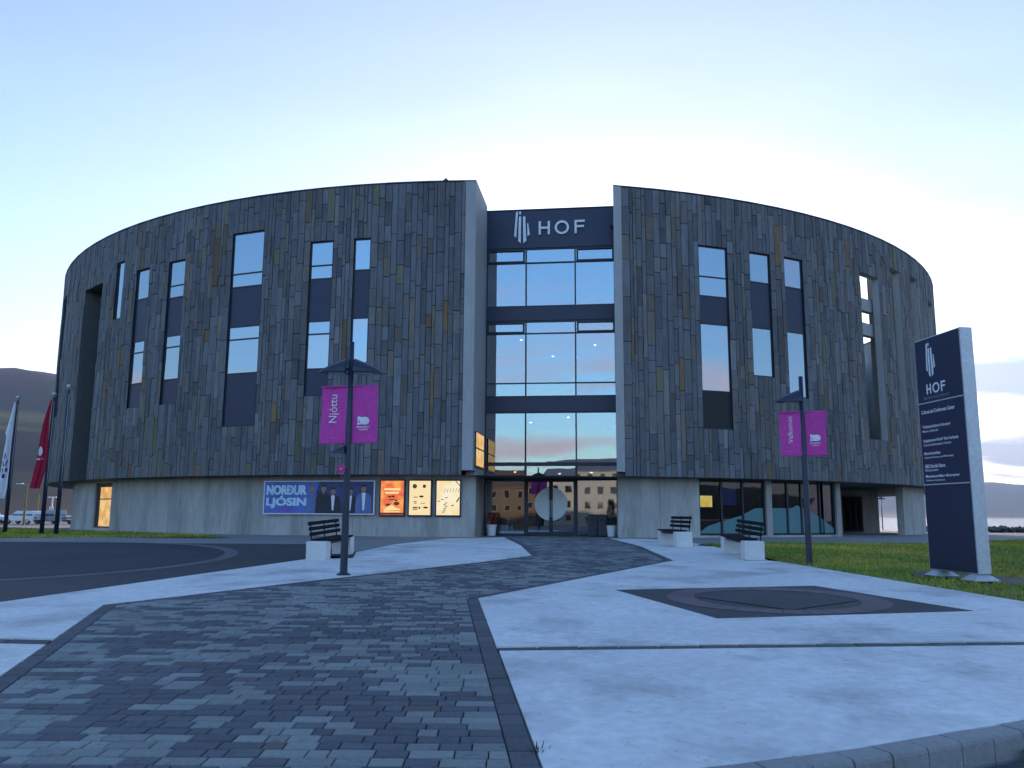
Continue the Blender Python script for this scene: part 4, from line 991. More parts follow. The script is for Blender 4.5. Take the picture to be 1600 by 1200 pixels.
def deco_orange(h):
    return [('ink_pale', [bar(-h * .7, h * .7, 2.52, 2.6), bar(-h * .6, h * .55, 2.38, 2.46), bar(-h * .72, h * .72, 1.66, 1.70), [(-h * .7, 1.75), (-h * .1, 1.98), (h * .3, 1.85), (h * .75, 1.78), (h * .7, 1.74), (-h * .7, 1.72)]]),
            ('ink', [bar(-h * .35, -h * .1, 2.24, 2.30), bar(-h * .05, h * .2, 2.25, 2.31), bar(-h * .3, h * .3, 2.14, 2.17), blob(h * .35, 2.12, .05, .03)]), ('ink_red', [blob(-h * .3, 1.95, .12, .05), blob(h * .4, 2.0, .12, .07), bar(-h, h, 1.57, 1.64)])]
def deco_cream(h):
    return [('ink_tan', [blob(-h * .5, 2.68, .09, .09), blob(h * .4, 2.68, .07, .07), bar(-h * .6, -h * .2, 2.24, 2.27), bar(h * .1, h * .5, 2.0, 2.02)]), ('ink', [blob(h * .15, 2.28, .09, .04), bar(-h * .6, -h * .3, 2.06, 2.09), bar(-h * .65, -h * .2, 1.82, 1.87), blob(h * .55, 1.85, .1, .035), bar(-h * .1, h * .05, 1.8, 1.88)]), ('ink_red', [bar(-h * .65, -h * .2, 1.76, 1.79), bar(-h * .5, -h * .3, 2.0, 2.03)])]
def deco_pale(h):
    r = random.Random(5); o = [[(-h * .35 + i * .11, 2.44 + .02 * (i % 2)), (-h * .32 + i * .11, 2.44), (-h * .22 + i * .11, 2.60), (-h * .26 + i * .11, 2.60)] for i in range(6)]
    for i in range(9): x, z = -h * .95 + r.uniform(0, .32), 1.66 + i * .07; o.append([(x, z), (x + .1, z + .01), (x + .12, z + .04), (x + .02, z + .03)])
    o += [[(h * .75, 2.05), (h * .98, 2.2), (h * .98, 2.28), (h * .7, 2.1)], [(h * .3, 1.9), (h * .5, 1.93), (h * .5, 1.97), (h * .3, 1.94)]]
    return [('ink', o), ('ink_red', [[(h * .6, 2.88), (h, 2.68), (h, 2.72), (h * .7, 2.88)]])]
poster(-8.85, -6.95, MT['poster_orange'], 'orange-red backlit poster in a black case, leftmost of the three', deco_orange)
poster(-6.5, -4.78, MT['poster_cream'], 'cream backlit poster with small scattered emblems, middle of the three', deco_cream)
poster(-4.3, -2.45, MT['poster_pale'], 'pale yellow backlit poster with black scribbles, nearest the entrance slot', deco_pale)

# small lit sign and dark blue poster behind the shopfront
MT['yellow_glow'] = glow_mat('yellow_sign_light', (1.0, 0.60, 0.06), 0.15, (1.0, 0.85, 0.3), 4.0)
fr = wframe(18.6, RG - 0.42)
mb = MB(fr); mb.box(-0.34, 0.34, 0, 0.06, 1.93, 2.45); lb = mb.build('lit_sign', MT['metal_dark'], label='small yellow lit sign behind the shop window', cat='sign')
mb = MB(fr); mb.face([(-0.31, -0.004, 1.96), (0.31, -0.004, 1.96), (0.31, -0.004, 2.42), (-0.31, -0.004, 2.42)]); mb.build('face', MT['yellow_glow'], lb)
MT['blue_print'] = mat('blue_poster_print', (0.03, 0.06, 0.30), 0.5, 0.2, 2.0)
fr = wframe(21.0, RG - 0.42); mb = MB(fr); mb.box(-0.36, 0.36, 0, 0.03, 2.05, 3.02); mb.build('hanging_poster', MT['blue_print'], label='dark blue poster hanging behind the shop window', cat='poster')

# ------------------------------------------------------------------ street lamps with magenta banners
def half_hood(mb, x_in, x_out, z, hgt, wid, sgn):
    """half-cone luminaire: tall at the pole side, running out to a thin tip"""
    n = 10; rows = []
    for i in range(9):
        t = i / 8; x = x_in + (x_out - x_in) * t; top = hgt * (1 - t) ** 0.75 * (1.0 if t < 1 else 0) + 0.006; w = wid * math.sqrt(max(0.0, 1 - t ** 1.8)) + 0.01
        rows.append([(sgn * x, w * cos(pi * k / n), z + 0.012 + top * sin(pi * k / n)) for k in range(n + 1)])
    b0 = len(mb.v)
    for r in rows: mb.vs(r)
    m_ = n + 1
    for i in range(8):
        for k in range(n): mb.f.append((b0 + i * m_ + k, b0 + i * m_ + k + 1, b0 + (i + 1) * m_ + k + 1, b0 + (i + 1) * m_ + k)); mb.c.append(None); mb.mi.append(0)
        mb.f.append((b0 + i * m_, b0 + (i + 1) * m_, b0 + (i + 1) * m_ + n, b0 + i * m_ + n)); mb.c.append(None); mb.mi.append(0)
    mb.f.append(tuple(b0 + k for k in range(m_))); mb.c.append(None); mb.mi.append(0)
MT['lens'] = mat('lamp_lens', (0.30, 0.31, 0.32), 0.3, 0.05, 3.0)
def street_lamp(loc, label, h, hood_z, sides, low=None, word=None, bz=(2.5, 3.5), sway=0.0, yaw=0.0):
    t = thing('street_lamp', (0, 0, 0), label, 'street lamp', 'lamp posts on the plaza')
    mb = MB(); mb.tube([(0, 0, -0.05), (0, 0, 0.02), (0, 0, h * 0.55), (0, 0, h)], [0.07, 0.07, 0.058, 0.046], 14); mb.build('pole', MT['pole'], t, smooth=True)
    mb = MB(); mb.lathe([(0.13, 0.0), (0.13, 0.02), (0.09, 0.03), (0.075, 0.05)], 14); mb.build('base_plate', MT['pole'], t)
    for s in sides:
        mb = MB(); half_hood(mb, 0.07, 0.62, hood_z, 0.27, 0.21, s); hd = mb.build('lamp_hood', MT['pole'], t, smooth=False)
        mb = MB(); mb.tube([(0.03 * s, 0, hood_z + 0.08), (0.16 * s, 0, hood_z + 0.08)], 0.03, 8); mb.build('arm', MT['pole'], hd)
        mb = MB(); mb.box(min(0.12 * s, 0.42 * s), max(0.12 * s, 0.42 * s), -0.11, 0.11, hood_z - 0.002, hood_z + 0.008); mb.build('lens', MT['lens'], hd)
    if low:
        mb = MB(); half_hood(mb, 0.05, 0.34, low, 0.15, 0.12, -1); hd = mb.build('lower_hood', MT['pole'], t)
    if word:
        z0, z1 = bz
        for s in (-1, 1):
            W_, H_ = 0.475, z1 - z0; x0 = 0.055
            nu, nv = 8, 12
            def bend(u, v):
                return (s * (x0 + W_ * u), 0.045 * sin(3.1 * v + s) * u * (1 - 0.5 * v) + 0.022 * sin(5 * u + s) + 0.012 * sin(11 * u + 7 * v) * v * (1 - v) * 4, z0 + H_ * v + (0.02 * u * s))
            mb = MB(); b0 = mb.vs([bend(i / nu, j / nv) for j in range(nv + 1) for i in range(nu + 1)])
            for j in range(nv):
                for i in range(nu): mb.f.append((j * (nu + 1) + i, j * (nu + 1) + i + 1, (j + 1) * (nu + 1) + i + 1, (j + 1) * (nu + 1) + i)); mb.c.append(None); mb.mi.append(0)
            bn = mb.build('banner', MT['magenta'], t, smooth=True)
            for v in (0, 1):
                mb = MB(); a, b_ = bend(0, v), bend(1, v); mb.tube([(0.03 * s, a[1], a[2]), (b_[0] + 0.02 * s, b_[1], b_[2])], 0.016, 8); mb.build('banner_bar', MT['magenta'], bn)
            def lay(V, F, name, mater, off=0.008):
                mb = MB(); P = []
                for x, z in V:
                    u = (abs(x) - x0) / W_; v = (z - z0) / H_; q = bend(min(1, max(0, u)), min(1, max(0, v))); P.append((x, q[1] - off, z + 0.02 * u * s))
                mb.faces(P, F); mb.build(name, mater, bn)
            if s < 0:
                V, F = mesh_text(word, 0.0); e = V.max(0); k = 0.50 * H_ / e[0] if len(word) < 7 else 0.62 * H_ / e[0]
                V = V * k; cxx = -(x0 + W_ * 0.46) + V.max(0)[1] * 0.4
                lay([(cxx - b_, z0 + H_ * (0.36 if len(word) < 7 else 0.28) + a) for a, b_ in V], F, 'lettering', MT['white'])
                mb = MB(); lay(*((lambda x, z: ([(x, z), (x + .09, z), (x + .09, z + .012), (x, z + .012)], [(0, 1, 2, 3)]))(-x0 - W_ * 0.6, z0 + H_ * 0.09)), 'small_print', MT['magenta_pale'])
            else:
                c0, c1 = x0 + W_ * 0.20, z0 + H_ * 0.31
                sh = [(0, 0), (.06, .012), (.14, .0), (.205, .01), (.232, .05), (.228, .10), (.20, .135), (.15, .15), (.09, .142), (.03, .16), (.0, .15), (.012, .08)]
                lay([(c0 + a, c1 + b_) for a, b_ in sh], [tuple(range(len(sh)))], 'logo_patch', MT['white'], 0.008)
                V, F = mesh_text('MAk', 0.012); e = V.max(0); V = V * (0.165 / e[0])
                lay([(c0 + 0.033 + a, c1 + 0.035 + b_) for a, b_ in V], F, 'logo_letters', MT['ink_purple'], 0.011)
                for w_, txt, dz in ((0.25, 'MENNINGARFÉLAG', -0.055), (0.17, 'AKUREYRAR', -0.105)):
                    V, F = mesh_text(txt, 0.02); e = V.max(0); V = V * (w_ / e[0]); V[:, 1] *= 1.4
                    lay([(c0 + 0.115 - w_ / 2 + a, c1 + dz + b_) for a, b_ in V], F, 'small_print', MT['white'], 0.008)
    t.location = loc; t.rotation_euler.z = yaw; return t
MT['magenta_pale'] = mat('pale_magenta_print', (0.55, 0.25, 0.42), 0.7); MT['ink_purple'] = mat('purple_print', (0.12, 0.03, 0.12), 0.7)
lampL = street_lamp((-3.07, 15.57, 0.487), 'tall navy lamp post with two hoods and magenta banners reading Njóttu', 4.36, 3.75, (-1, 1), 2.22, 'Njóttu', (2.43, 3.50))
lampR = street_lamp((6.55, 18.56, 0.555), 'navy lamp post with one hood and magenta banners reading Velkomin, on the lawn edge', 4.18, 3.58, (-1,), None, 'Velkomin', (2.40, 3.37))
lampF = street_lamp((46.2, 104.5, 0.05), 'distant double-hooded lamp post seen through the open loggia', 4.3, 3.7, (-1, 1))
# pink flower decoration tied to the left lamp
fl = thing('pink_flower', (-3.16, 15.49, 2.42), 'bright pink flower ornament tied to the lamp post with two hoods', 'ornament')
MT['pink'] = mat('pink_plastic', (0.75, 0.03, 0.28), 0.5); MT['pink_pale'] = mat('pale_pink', (0.8, 0.45, 0.6), 0.5)
fr = Matrix.Translation((-3.165, 15.48, 2.42))
for k in range(6):
    a = k * pi / 3 + 0.3; mb = MB(fr); mb.faces([(0.02 * cos(a), 0, 0.02 * sin(a)), (0.07 * cos(a - .42), -0.012, 0.07 * sin(a - .42)), (0.10 * cos(a), -0.03, 0.10 * sin(a)), (0.07 * cos(a + .42), -0.012, 0.07 * sin(a + .42)), (0.06 * cos(a), -0.03, 0.06 * sin(a))], [(0, 1, 4), (1, 2, 4), (2, 3, 4), (3, 0, 4)]); mb.build('petal', MT['pink'], fl)
mb = MB(fr); mb.lathe([(0.0, -0.02), (0.022, -0.01), (0.022, 0.01), (0.0, 0.02)], 8, 0, -0.02); mb.build('heart', MT['pink_pale'], fl)
mb = MB(fr); mb.tube([(0.01, 0.0, 0.0), (0.05, 0.02, 0.0), (0.08, 0.05, -0.01)], 0.006, 6); mb.tube([(0.0, 0, -0.05), (0.01, 0.0, -0.16)], 0.008, 6); mb.build('ribbon', MT['pink'], fl)

# ------------------------------------------------------------------ benches
def bench():
    t = thing('bench', (0, 0, 0), None, 'bench', 'slatted benches on concrete blocks')
    # local: length along y, backrest on +x, sitter faces -x
    for y0 in (0.0, 1.85):
        mb = MB(); mb.bbox(-0.16, 0.29, y0, y0 + 0.34, 0.0, 0.43, 0.012); mb.build('block', MT['block'], t)
    for k in range(4):
        x = -0.21 + k * 0.112; mb = MB(); mb.bbox(x, x + 0.10, 0.27, 2.0, 0.432, 0.475, 0.006); mb.build('seat_slat', MT['slat'], t)
    for k in range(3):
        z = 0.54 + k * 0.118; x = 0.205 + k * 0.022; mb = MB(); mb.bbox(x, x + 0.035, -0.02, 2.15, z, z + 0.08, 0.006); mb.build('back_slat', MT['slat'], t)
    for y in (0.15, 1.05, 1.98):
        mb = MB(); mb.tube([(0.245, y, 0.36 if y != 1.05 else 0.30), (0.250, y, 0.50), (0.285, y, 0.86)], 0.017, 6); mb.build('support', MT['metal_dark'], t)
    mb = MB(); mb.box(-0.12, 0.2, 0.34, 1.85, 0.36, 0.40); mb.build('beam', MT['metal_dark'], t)
    return t
def copy_tree(o, parent=None):
    c = o.copy(); COL.objects.link(c); c.parent = parent
    for ch in o.children: copy_tree(ch, c)
    return c
b0 = bench()
spots = [((5.50, 19.28), 0.0, 'slatted bench on white concrete blocks at the lawn edge, nearest the right lamp post'), ((4.75, 23.4), 0.06, 'farther slatted bench facing the walkway before the bare concrete wall panel'), ((-4.42, 18.72), pi - 0.10, 'slatted bench on white concrete blocks behind the lamp post reading Njóttu')]
for i, ((x, y), a, lab) in enumerate(spots):
    o = b0 if i == 0 else copy_tree(b0)
    if i == 2: x, y = x + 0.38, y + 2.18     # turned round: its local origin is the far end
    o.location = (x, y, gz(y if i < 2 else y - 1.0) + 0.021); o.rotation_euler = (math.atan(0.03) * (1 if i < 2 else -1) if y < 23 else 0, 0, a); o['label'] = lab

# ------------------------------------------------------------------ information pylon
pyl = thing('sign_pylon', (8.35, 15.7, gz(15.7)), 'tall navy information pylon with pale metal edge on the right lawn', 'sign')
pa, pb = Vector((8.272, 15.0)), Vector((8.105, 16.4)); d = (pa - pb).normalized(); nrm = Vector((d.y, -d.x))   # local x runs from far to near end
nrm = Vector((-d.y, d.x)); nrm = nrm if nrm.x > 0 else -nrm
PY = Matrix(((d.x, nrm.x, 0, pb.x), (d.y, nrm.y, 0, pb.y), (0, 0, 1, 0), (0, 0, 0, 1))); PW = (pa - pb).length
mb = MB(PY); mb.bbox(0.0, PW, 0.012, 0.255, 0.60, 5.09, 0.014); mb.build('casing', MT['alu'], pyl)
for z0, z1 in ((0.62, 2.21), (2.235, 3.80), (3.825, 5.07)):
    mb = MB(PY); mb.box(0.025, PW - 0.035, 0.0, 0.0115, z0, z1); mb.build('panel', MT['panel_navy'], pyl)
mb = MB(PY)
for z in (2.2225, 3.8125): mb.box(0.02, PW - 0.03, -0.003, 0.0, z - 0.010, z + 0.010)
mb.build('divider', MT['alu'], pyl)
eb = lambda x, y: (0.36 + (x - 487) * 0.00195, 4.30 + (634 - y) * 0.00195 * 1.22)
emblem(PY, 'emblem_bar', pyl, MT['sign_white'], eb, -0.006, -0.001)
mb = MB(PY)
for polys in (letter_H(0.32, 0.46, 3.975, 4.17, 0.032), letter_O(0.615, 4.072, 0.105, 0.10, 0.032), letter_F(0.77, 0.90, 3.975, 4.17, 0.032)):
    for p in polys: mb.prism(p, -0.006, -0.001, axis='y')
mb.build('letters', MT['sign_white'], pyl)
MT['pylon_grey'] = mat('pylon_small_print', (0.30, 0.31, 0.33), 0.5)
mb = MB(PY); put_text(mb, 'M E N N I N G A R H Ú S', 0.22, 3.875, w=0.78, y=-0.003, bold=0.01); mb.build('small_print', MT['pylon_grey'], pyl)
for s_, z, hh, ww, sub in PYLON_LINES:
    mb = MB(PY); put_text(mb, s_, 0.10, z, h=hh, w=ww, y=-0.003, bold=0.018); mb.build('text_line', MT['sign_white'], pyl)
    if sub: mb = MB(PY); put_text(mb, sub[0], 0.10, z - 0.062, h=0.045, w=sub[1], y=-0.003, bold=0.012); mb.build('small_text_line', MT['sign_white'], pyl)
for x in (0.16, PW - 0.14):
    mb = MB(PY); P = []
    zb = gz(15.8) + 0.01
    for (hx, hy, z) in ((0.20, 0.24, zb), (0.20, 0.24, zb + 0.015), (0.09, 0.10, 0.60)): P += [(x - hx, 0.134 - hy, z), (x + hx, 0.134 - hy, z), (x + hx, 0.134 + hy, z), (x - hx, 0.134 + hy, z)]
    mb.faces(P, [(0, 1, 5, 4), (1, 2, 6, 5), (2, 3, 7, 6), (3, 0, 4, 7), (4, 5, 9, 8), (5, 6, 10, 9), (6, 7, 11, 10), (7, 4, 8, 11), (8, 9, 10, 11)]); mb.build('foot', MT['alu'], pyl)

# ------------------------------------------------------------------ flagpoles and flags
def flag_mesh(prof, seed, shift=0.0):
    """limp flag: prof = list of (t down from the top, left edge, right edge)"""
    nu, nv = 14, 34; V = []
    for j in range(nv + 1):
        t = j / nv
        for (ta, la, ra), (tb, lb_, rb) in zip(prof, prof[1:]):
            if ta <= t <= tb + 1e-9: k = (t - ta) / (tb - ta); l_, r_2 = la + (lb_ - la) * k, ra + (rb - ra) * k; break
        for i in range(nu + 1):
            u = i / nu; fold = 0.07 * sin(u * 9 + seed + 1.5 * t) + 0.04 * sin(u * 17 + 3 * t + seed)
            V.append((l_ + (r_2 - l_) * u + 0.02 * sin(7 * t + seed), -0.09 + fold * min(1, 3 * t + 0.15), -t))
    F = [(j * (nu + 1) + i, (j + 1) * (nu + 1) + i, (j + 1) * (nu + 1) + i + 1, j * (nu + 1) + i + 1) for j in range(nv) for i in range(nu)]
    return V, F
MT['flag_white'] = mat('white_flag_cloth', (0.72, 0.72, 0.75), 0.8, 0.05, 3.0); MT['flag_red'] = mat('crimson_flag_cloth', (0.40, 0.012, 0.045), 0.8, 0.08, 3.0); MT['emb_purple'] = mat('purple_emblem_print', (0.10, 0.03, 0.22), 0.8)
def flagpole(loc, h, label):
    t = thing('flagpole', loc, label, 'flagpole', 'flagpoles on the left lawn'); x, y, z = loc
    mb = MB(Matrix.Translation(loc)); mb.tube([(0, 0, -0.1), (0, 0, h * 0.5), (0, 0, h - 0.12)], [0.085, 0.07, 0.045], 10); mb.build('mast', MT['pole'], t, smooth=True)
    mb = MB(Matrix.Translation(loc)); mb.lathe([(0.03, h - 0.13), (0.05, h - 0.11), (0.03, h - 0.08), (0.085, h - 0.04), (0.095, h), (0.07, h + 0.06), (0.02, h + 0.09)], 10); mb.build('finial', MT['steel'], t, smooth=True)
    mb = MB(Matrix.Translation(loc)); mb.tube([(0.06, -0.03, 1.0), (0.05, -0.05, h - 0.3)], 0.006, 5); mb.build('halyard', MT['white'], t)
    return t
flagpole((-20.8, 34.6, 0.72), 5.62, 'leftmost flagpole, carrying the white flag'); flagpole((-18.4, 33.0, 0.72), 5.55, 'middle flagpole, carrying the crimson flag'); flagpole((-17.4, 32.2, 0.72), 5.75, 'bare flagpole without a flag, nearest the hall')
def flag(loc, hgt, prof, seed, m, name, label, deco, dm):
    V, F = flag_mesh([(t_, l_ * 1.3, r_0) for t_, l_, r_0 in prof], seed); mb = MB(Matrix.Translation(loc)); mb.faces([(x, y, z * hgt) for x, y, z in V], F); o = mb.build(name, m, smooth=True, label=label, cat='flag')
    n = 15
    for polys in deco:
        mb = MB(Matrix.Translation(loc))
        for p in polys:
            P = []
            for (u, t) in p:
                j = min(33, max(0, int(t * 34))); i = min(13, max(0, int(u * 14))); q = V[j * n + i]; q2 = V[j * n + i + 1]; q3 = V[(j + 1) * n + i]
                fu, ft = u * 14 - i, t * 34 - j; P.append((q[0] + (q2[0] - q[0]) * fu + (q3[0] - q[0]) * ft, min(q[1], q2[1], q3[1]) - 0.03, -t * hgt))
            mb.face(P)
        mb.build('emblem', dm, o)
flag((-20.82, 34.55, 6.12), 4.0, [(0, -0.04, 0.02), (0.25, -0.22, 0.04), (0.33, -0.28, 0.05), (0.36, -0.21, 0.03), (0.7, -0.26, 0.06), (0.9, -0.33, 0.02), (1.0, -0.30, -0.06)], 0.5, MT['flag_white'], 'white_flag', 'limp white flag with purple emblem on the leftmost flagpole',
     [[[(0.35, 0.56), (0.55, 0.53), (0.6, 0.57), (0.42, 0.6)], [(0.3, 0.62), (0.7, 0.6), (0.62, 0.66), (0.4, 0.67)], [(0.38, 0.69), (0.66, 0.68), (0.7, 0.72), (0.34, 0.74)], [(0.45, 0.75), (0.6, 0.75), (0.58, 0.79), (0.46, 0.79)]]], MT['emb_purple'])
flag((-18.42, 32.95, 6.05), 3.55, [(0, -0.03, 0.02), (0.2, -0.14, 0.03), (0.45, -0.22, 0.05), (0.62, -0.25, 0.05), (0.8, -0.32, 0.0), (1.0, -0.38, -0.14)], 2.2, MT['flag_red'], 'crimson_flag', 'limp crimson flag with white round emblem on the middle flagpole',
     [[[(0.05 + 0.34 * (1 + cos(a)) * 0.5 + 0.1, 0.59 + 0.055 * sin(a)) for a in [2 * pi * i / 14 for i in range(14)]], [(0.1, 0.67), (0.5, 0.66), (0.5, 0.68), (0.12, 0.69)]]], MT['flag_white'])

# ------------------------------------------------------------------ planters and bins at the doors
MT['conifer'] = mat('conifer_green', (0.02, 0.045, 0.018), 0.8, 0.3, 4.0); MT['heather'] = mat('red_heather', (0.20, 0.02, 0.03), 0.8, 0.3, 6.0)
def planter(loc, label, tall):
    x, y, z = loc; t = thing('planter', loc, label, 'planter'); fr = Matrix.Translation(loc)
    mb = MB(fr); mb.lathe([(0.15, 0), (0.16, 0.02), (0.20, 0.40), (0.215, 0.41), (0.215, 0.45), (0.18, 0.45), (0.17, 0.38)], 16); mb.build('pot', MT['white'], t, smooth=False)
    r = random.Random(3 + int(tall)); mb = MB(fr)
    H = 1.05 if tall else 0.5
    for k in range(900 if tall else 500):
        f = r.random(); a = r.uniform(0, 6.28); rr = (0.22 * (1 - f * 0.8) + 0.03) * math.sqrt(r.random()) if tall else (0.24 * math.sqrt(r.random()) * (1 - 0.5 * f)); zz = 0.42 + f * H
        p = Vector((rr * cos(a), rr * sin(a), zz)); dv = Vector((cos(a), sin(a), r.uniform(0.2, 1.3))).normalized() * r.uniform(0.05, 0.10); sd = dv.cross(Vector((r.uniform(-1, 1), r.uniform(-1, 1), 0.3))).normalized() * 0.012
        mb.face([p - sd, p + sd, p + dv])
    mb.build('foliage', MT['conifer' if tall else 'heather'], t)
    mb = MB(fr); mb.tube([(0, 0, 0.38), (0, 0, 0.42 + H * 0.7)], [0.02, 0.008], 6); mb.build('stem', MT['ink'], t)
planter((4.05, 34.0, 0.74), 'white pot with a dark upright conifer at the right of the doors', True)
planter((-0.80, 34.35, 0.74), 'white pot with red heather at the left of the doors', False)
MT['bin'] = mat('bin_blue_grey', (0.02, 0.026, 0.04), 0.45, 0.1, 3.0)
for x, y, lab in ((3.66, 34.05, 'dark litter bin next to the conifer pot'), (3.28, 34.10, 'dark litter bin nearer the glass doors')):
    t = thing('litter_bin', (x, y, 0.74), lab, 'bin', 'litter bins by the doors'); fr = Matrix.Translation((x, y, 0.74))
    mb = MB(fr); mb.bbox(-0.16, 0.16, -0.16, 0.16, 0.02, 0.82, 0.015); mb.build('body', MT['bin'], t)
    mb = MB(fr); mb.bbox(-0.175, 0.175, -0.175, 0.175, 0.822, 0.88, 0.015); mb.build('lid', MT['metal_dark'], t)
    mb = MB(fr); mb.box(-0.1, 0.1, -0.166, -0.161, 0.62, 0.74); mb.build('slot', MT['panel_black'], t)

# ------------------------------------------------------------------ cars in the far car park
MT['lamp_red'] = mat('tail_lamp', (0.25, 0.01, 0.01), 0.3); MT['lamp_clear'] = mat('head_lamp', (0.6, 0.62, 0.65), 0.2); MT['trim_black'] = mat('black_plastic', (0.015, 0.015, 0.016), 0.6)
def car(name, loc, yaw, paint, body, cabin, wheels, Wd, label, lights, rear_x):
    t = thing(name, (0, 0, 0), label, 'car', 'cars in the far car park')
    def loft(prof, w0, w1, zsplit=None):
        mb = MB(); n = len(prof); secs = ((-w1 / 2, 0.94), (-w0 / 2, 1.0), (w0 / 2, 1.0), (w1 / 2, 0.94)); cxp = sum(p[0] for p in prof) / n; czp = sum(p[1] for p in prof) / n
        for y, k in secs: mb.vs([(cxp + (x - cxp) * (k + 1) / 2, y, czp + (z - czp) * k) for x, z in prof])
        for s in range(3):
            for i in range(n): mb.f.append((s * n + i, s * n + (i + 1) % n, (s + 1) * n + (i + 1) % n, (s + 1) * n + i)); mb.c.append(None); mb.mi.append(0)
        mb.f.append(tuple(range(n))); mb.f.append(tuple(range(4 * n - 1, 3 * n - 1, -1))); mb.c += [None] * 2; mb.mi += [0] * 2
        return mb
    loft(body, Wd - 0.16, Wd).build('body', paint, t); cab = loft(cabin, Wd - 0.34, Wd - 0.22).build('cabin', paint, t)
    # side glass, front and rear screens
    xs_ = [p[0] for p in cabin]; zs_ = [p[1] for p in cabin]; zl, zh = min(zs_) + 0.08, max(zs_) - 0.07
    def xr(z):
        hit = []
        for (xa, za), (xb, zb) in zip(cabin, cabin[1:] + cabin[:1]):
            if (za - z) * (zb - z) < 0: hit.append(xa + (xb - xa) * (z - za) / (zb - za))
        return min(hit), max(hit)
    (l0, r0), (l1, r1) = xr(zl), xr(zh); nW = 3 if r0 - l0 > 2.2 else 2
    for s in (-1, 1):
        for k in range(nW):
            f0, f1 = k / nW, (k + 1) / nW; g = 0.05; y = s * ((Wd - 0.22) / 2 + 0.004); mb = MB()
            a0, a1 = l0 + 0.1 + (r0 - l0 - 0.2) * f0 + g / 2, l0 + 0.1 + (r0 - l0 - 0.2) * f1 - g / 2; b0_, b1 = l1 + 0.08 + (r1 - l1 - 0.16) * f0 + g / 2, l1 + 0.08 + (r1 - l1 - 0.16) * f1 - g / 2
            mb.face([(a0, y, zl), (a1, y, zl), (b1, y - s * 0.012, zh), (b0_, y - s * 0.012, zh)]); mb.build('side_window', MT['car_glass'], cab)
    for (xa, xb, sg) in ((l0, l1, -1), (r0, r1, 1)):
        mb = MB(); w = (Wd - 0.44) / 2; mb.face([(xa + sg * 0.012, -w, zl), (xa + sg * 0.012, w, zl), (xb + sg * 0.012, w * 0.94, zh), (xb + sg * 0.012, -w * 0.94, zh)]); mb.build('windscreen' if sg != rear_x else 'rear_window', MT['car_glass'], cab)
    for x in wheels:
        for s in (-1, 1):
            fr = Matrix.Translation((x, s * (Wd / 2 - 0.11), 0.34)) @ Matrix.Rotation(pi / 2, 4, 'X'); mb = MB(fr); mb.lathe([(0.20, -0.11), (0.32, -0.11), (0.34, -0.07), (0.34, 0.07), (0.32, 0.11), (0.20, 0.11)], 16); wh = mb.build('wheel', MT['tyre'], t)
            mb = MB(fr); mb.lathe([(0.02, -0.115), (0.20, -0.115), (0.20, 0.115), (0.02, 0.115)], 10); mb.build('rim', MT['steel'], wh)
    x0, x1 = min(p[0] for p in body), max(p[0] for p in body)
    for x, is_rear in ((x0, rear_x < 0), (x1, rear_x > 0)):
        sg = -1 if x == x0 else 1
        for s in (-1, 1):
            mb = MB(); mb.box(x - 0.03 - 0.02 * (sg < 0), x + 0.03 + 0.02 * (sg > 0), s * (Wd / 2 - 0.3) - 0.14, s * (Wd / 2 - 0.3) + 0.14, 0.70, 0.86); mb.build('tail_light' if is_rear else 'headlight', MT['lamp_red' if is_rear else 'lamp_clear'], t)
        mb = MB(); mb.box(x - 0.04, x + 0.04, -Wd / 2 + 0.08, Wd / 2 - 0.08, 0.34, 0.52); mb.build('bumper', MT['trim_black'], t)
    mb = MB(); mb.box(rear_x * max(abs(x0), abs(x1)) - 0.06 * (rear_x < 0), rear_x * max(abs(x0), abs(x1)) + 0.06 * (rear_x > 0), -0.26, 0.26, 0.55, 0.66); mb.build('number_plate', MT['white'], t)
    t.location = loc; t.rotation_euler.z = yaw
    return t
pick_body = [(-2.6, 0.42), (2.6, 0.42), (2.62, 0.95), (0.95, 1.02), (0.9, 0.98), (-1.1, 1.05), (-2.5, 0.92)]
pick_cab = [(-1.25, 0.98), (0.95, 0.98), (0.85, 1.70), (0.7, 1.80), (-0.4, 1.80), (-0.6, 1.72)]
car('pickup', (-57.2, 105.5, 0.05), R_(-28), MT['car_silver'], pick_body, pick_cab, (-1.65, 1.6), 1.85, 'silver pickup truck, the parked vehicle nearest the hall', None, 1)
suv_body = [(-2.2, 0.40), (2.25, 0.40), (2.3, 0.98), (1.9, 1.05), (-1.1, 1.02), (-2.15, 0.86)]
suv_cab = [(-1.2, 0.98), (2.22, 1.0), (2.0, 1.55), (1.8, 1.64), (-0.3, 1.64), (-0.5, 1.58)]
car('estate_car', (-61.0, 105.0, 0.05), R_(-12), MT['car_white'], suv_body, suv_cab, (-1.4, 1.4), 1.82, 'white estate car parked between the van and the pickup', None, 1)
van_body = [(-2.5, 0.40), (2.4, 0.40), (2.42, 0.9), (1.5, 1.12), (-2.5, 1.1)]
van_cab = [(-2.45, 1.06), (1.45, 1.06), (0.7, 1.82), (0.5, 1.92), (-2.3, 1.92), (-2.42, 1.85)]
car('van', (-66.2, 106.0, 0.05), R_(-8), MT['car_white'], van_body, van_cab, (-1.5, 1.5), 1.9, 'white van cut off by the left edge, leftmost parked vehicle', None, -1)
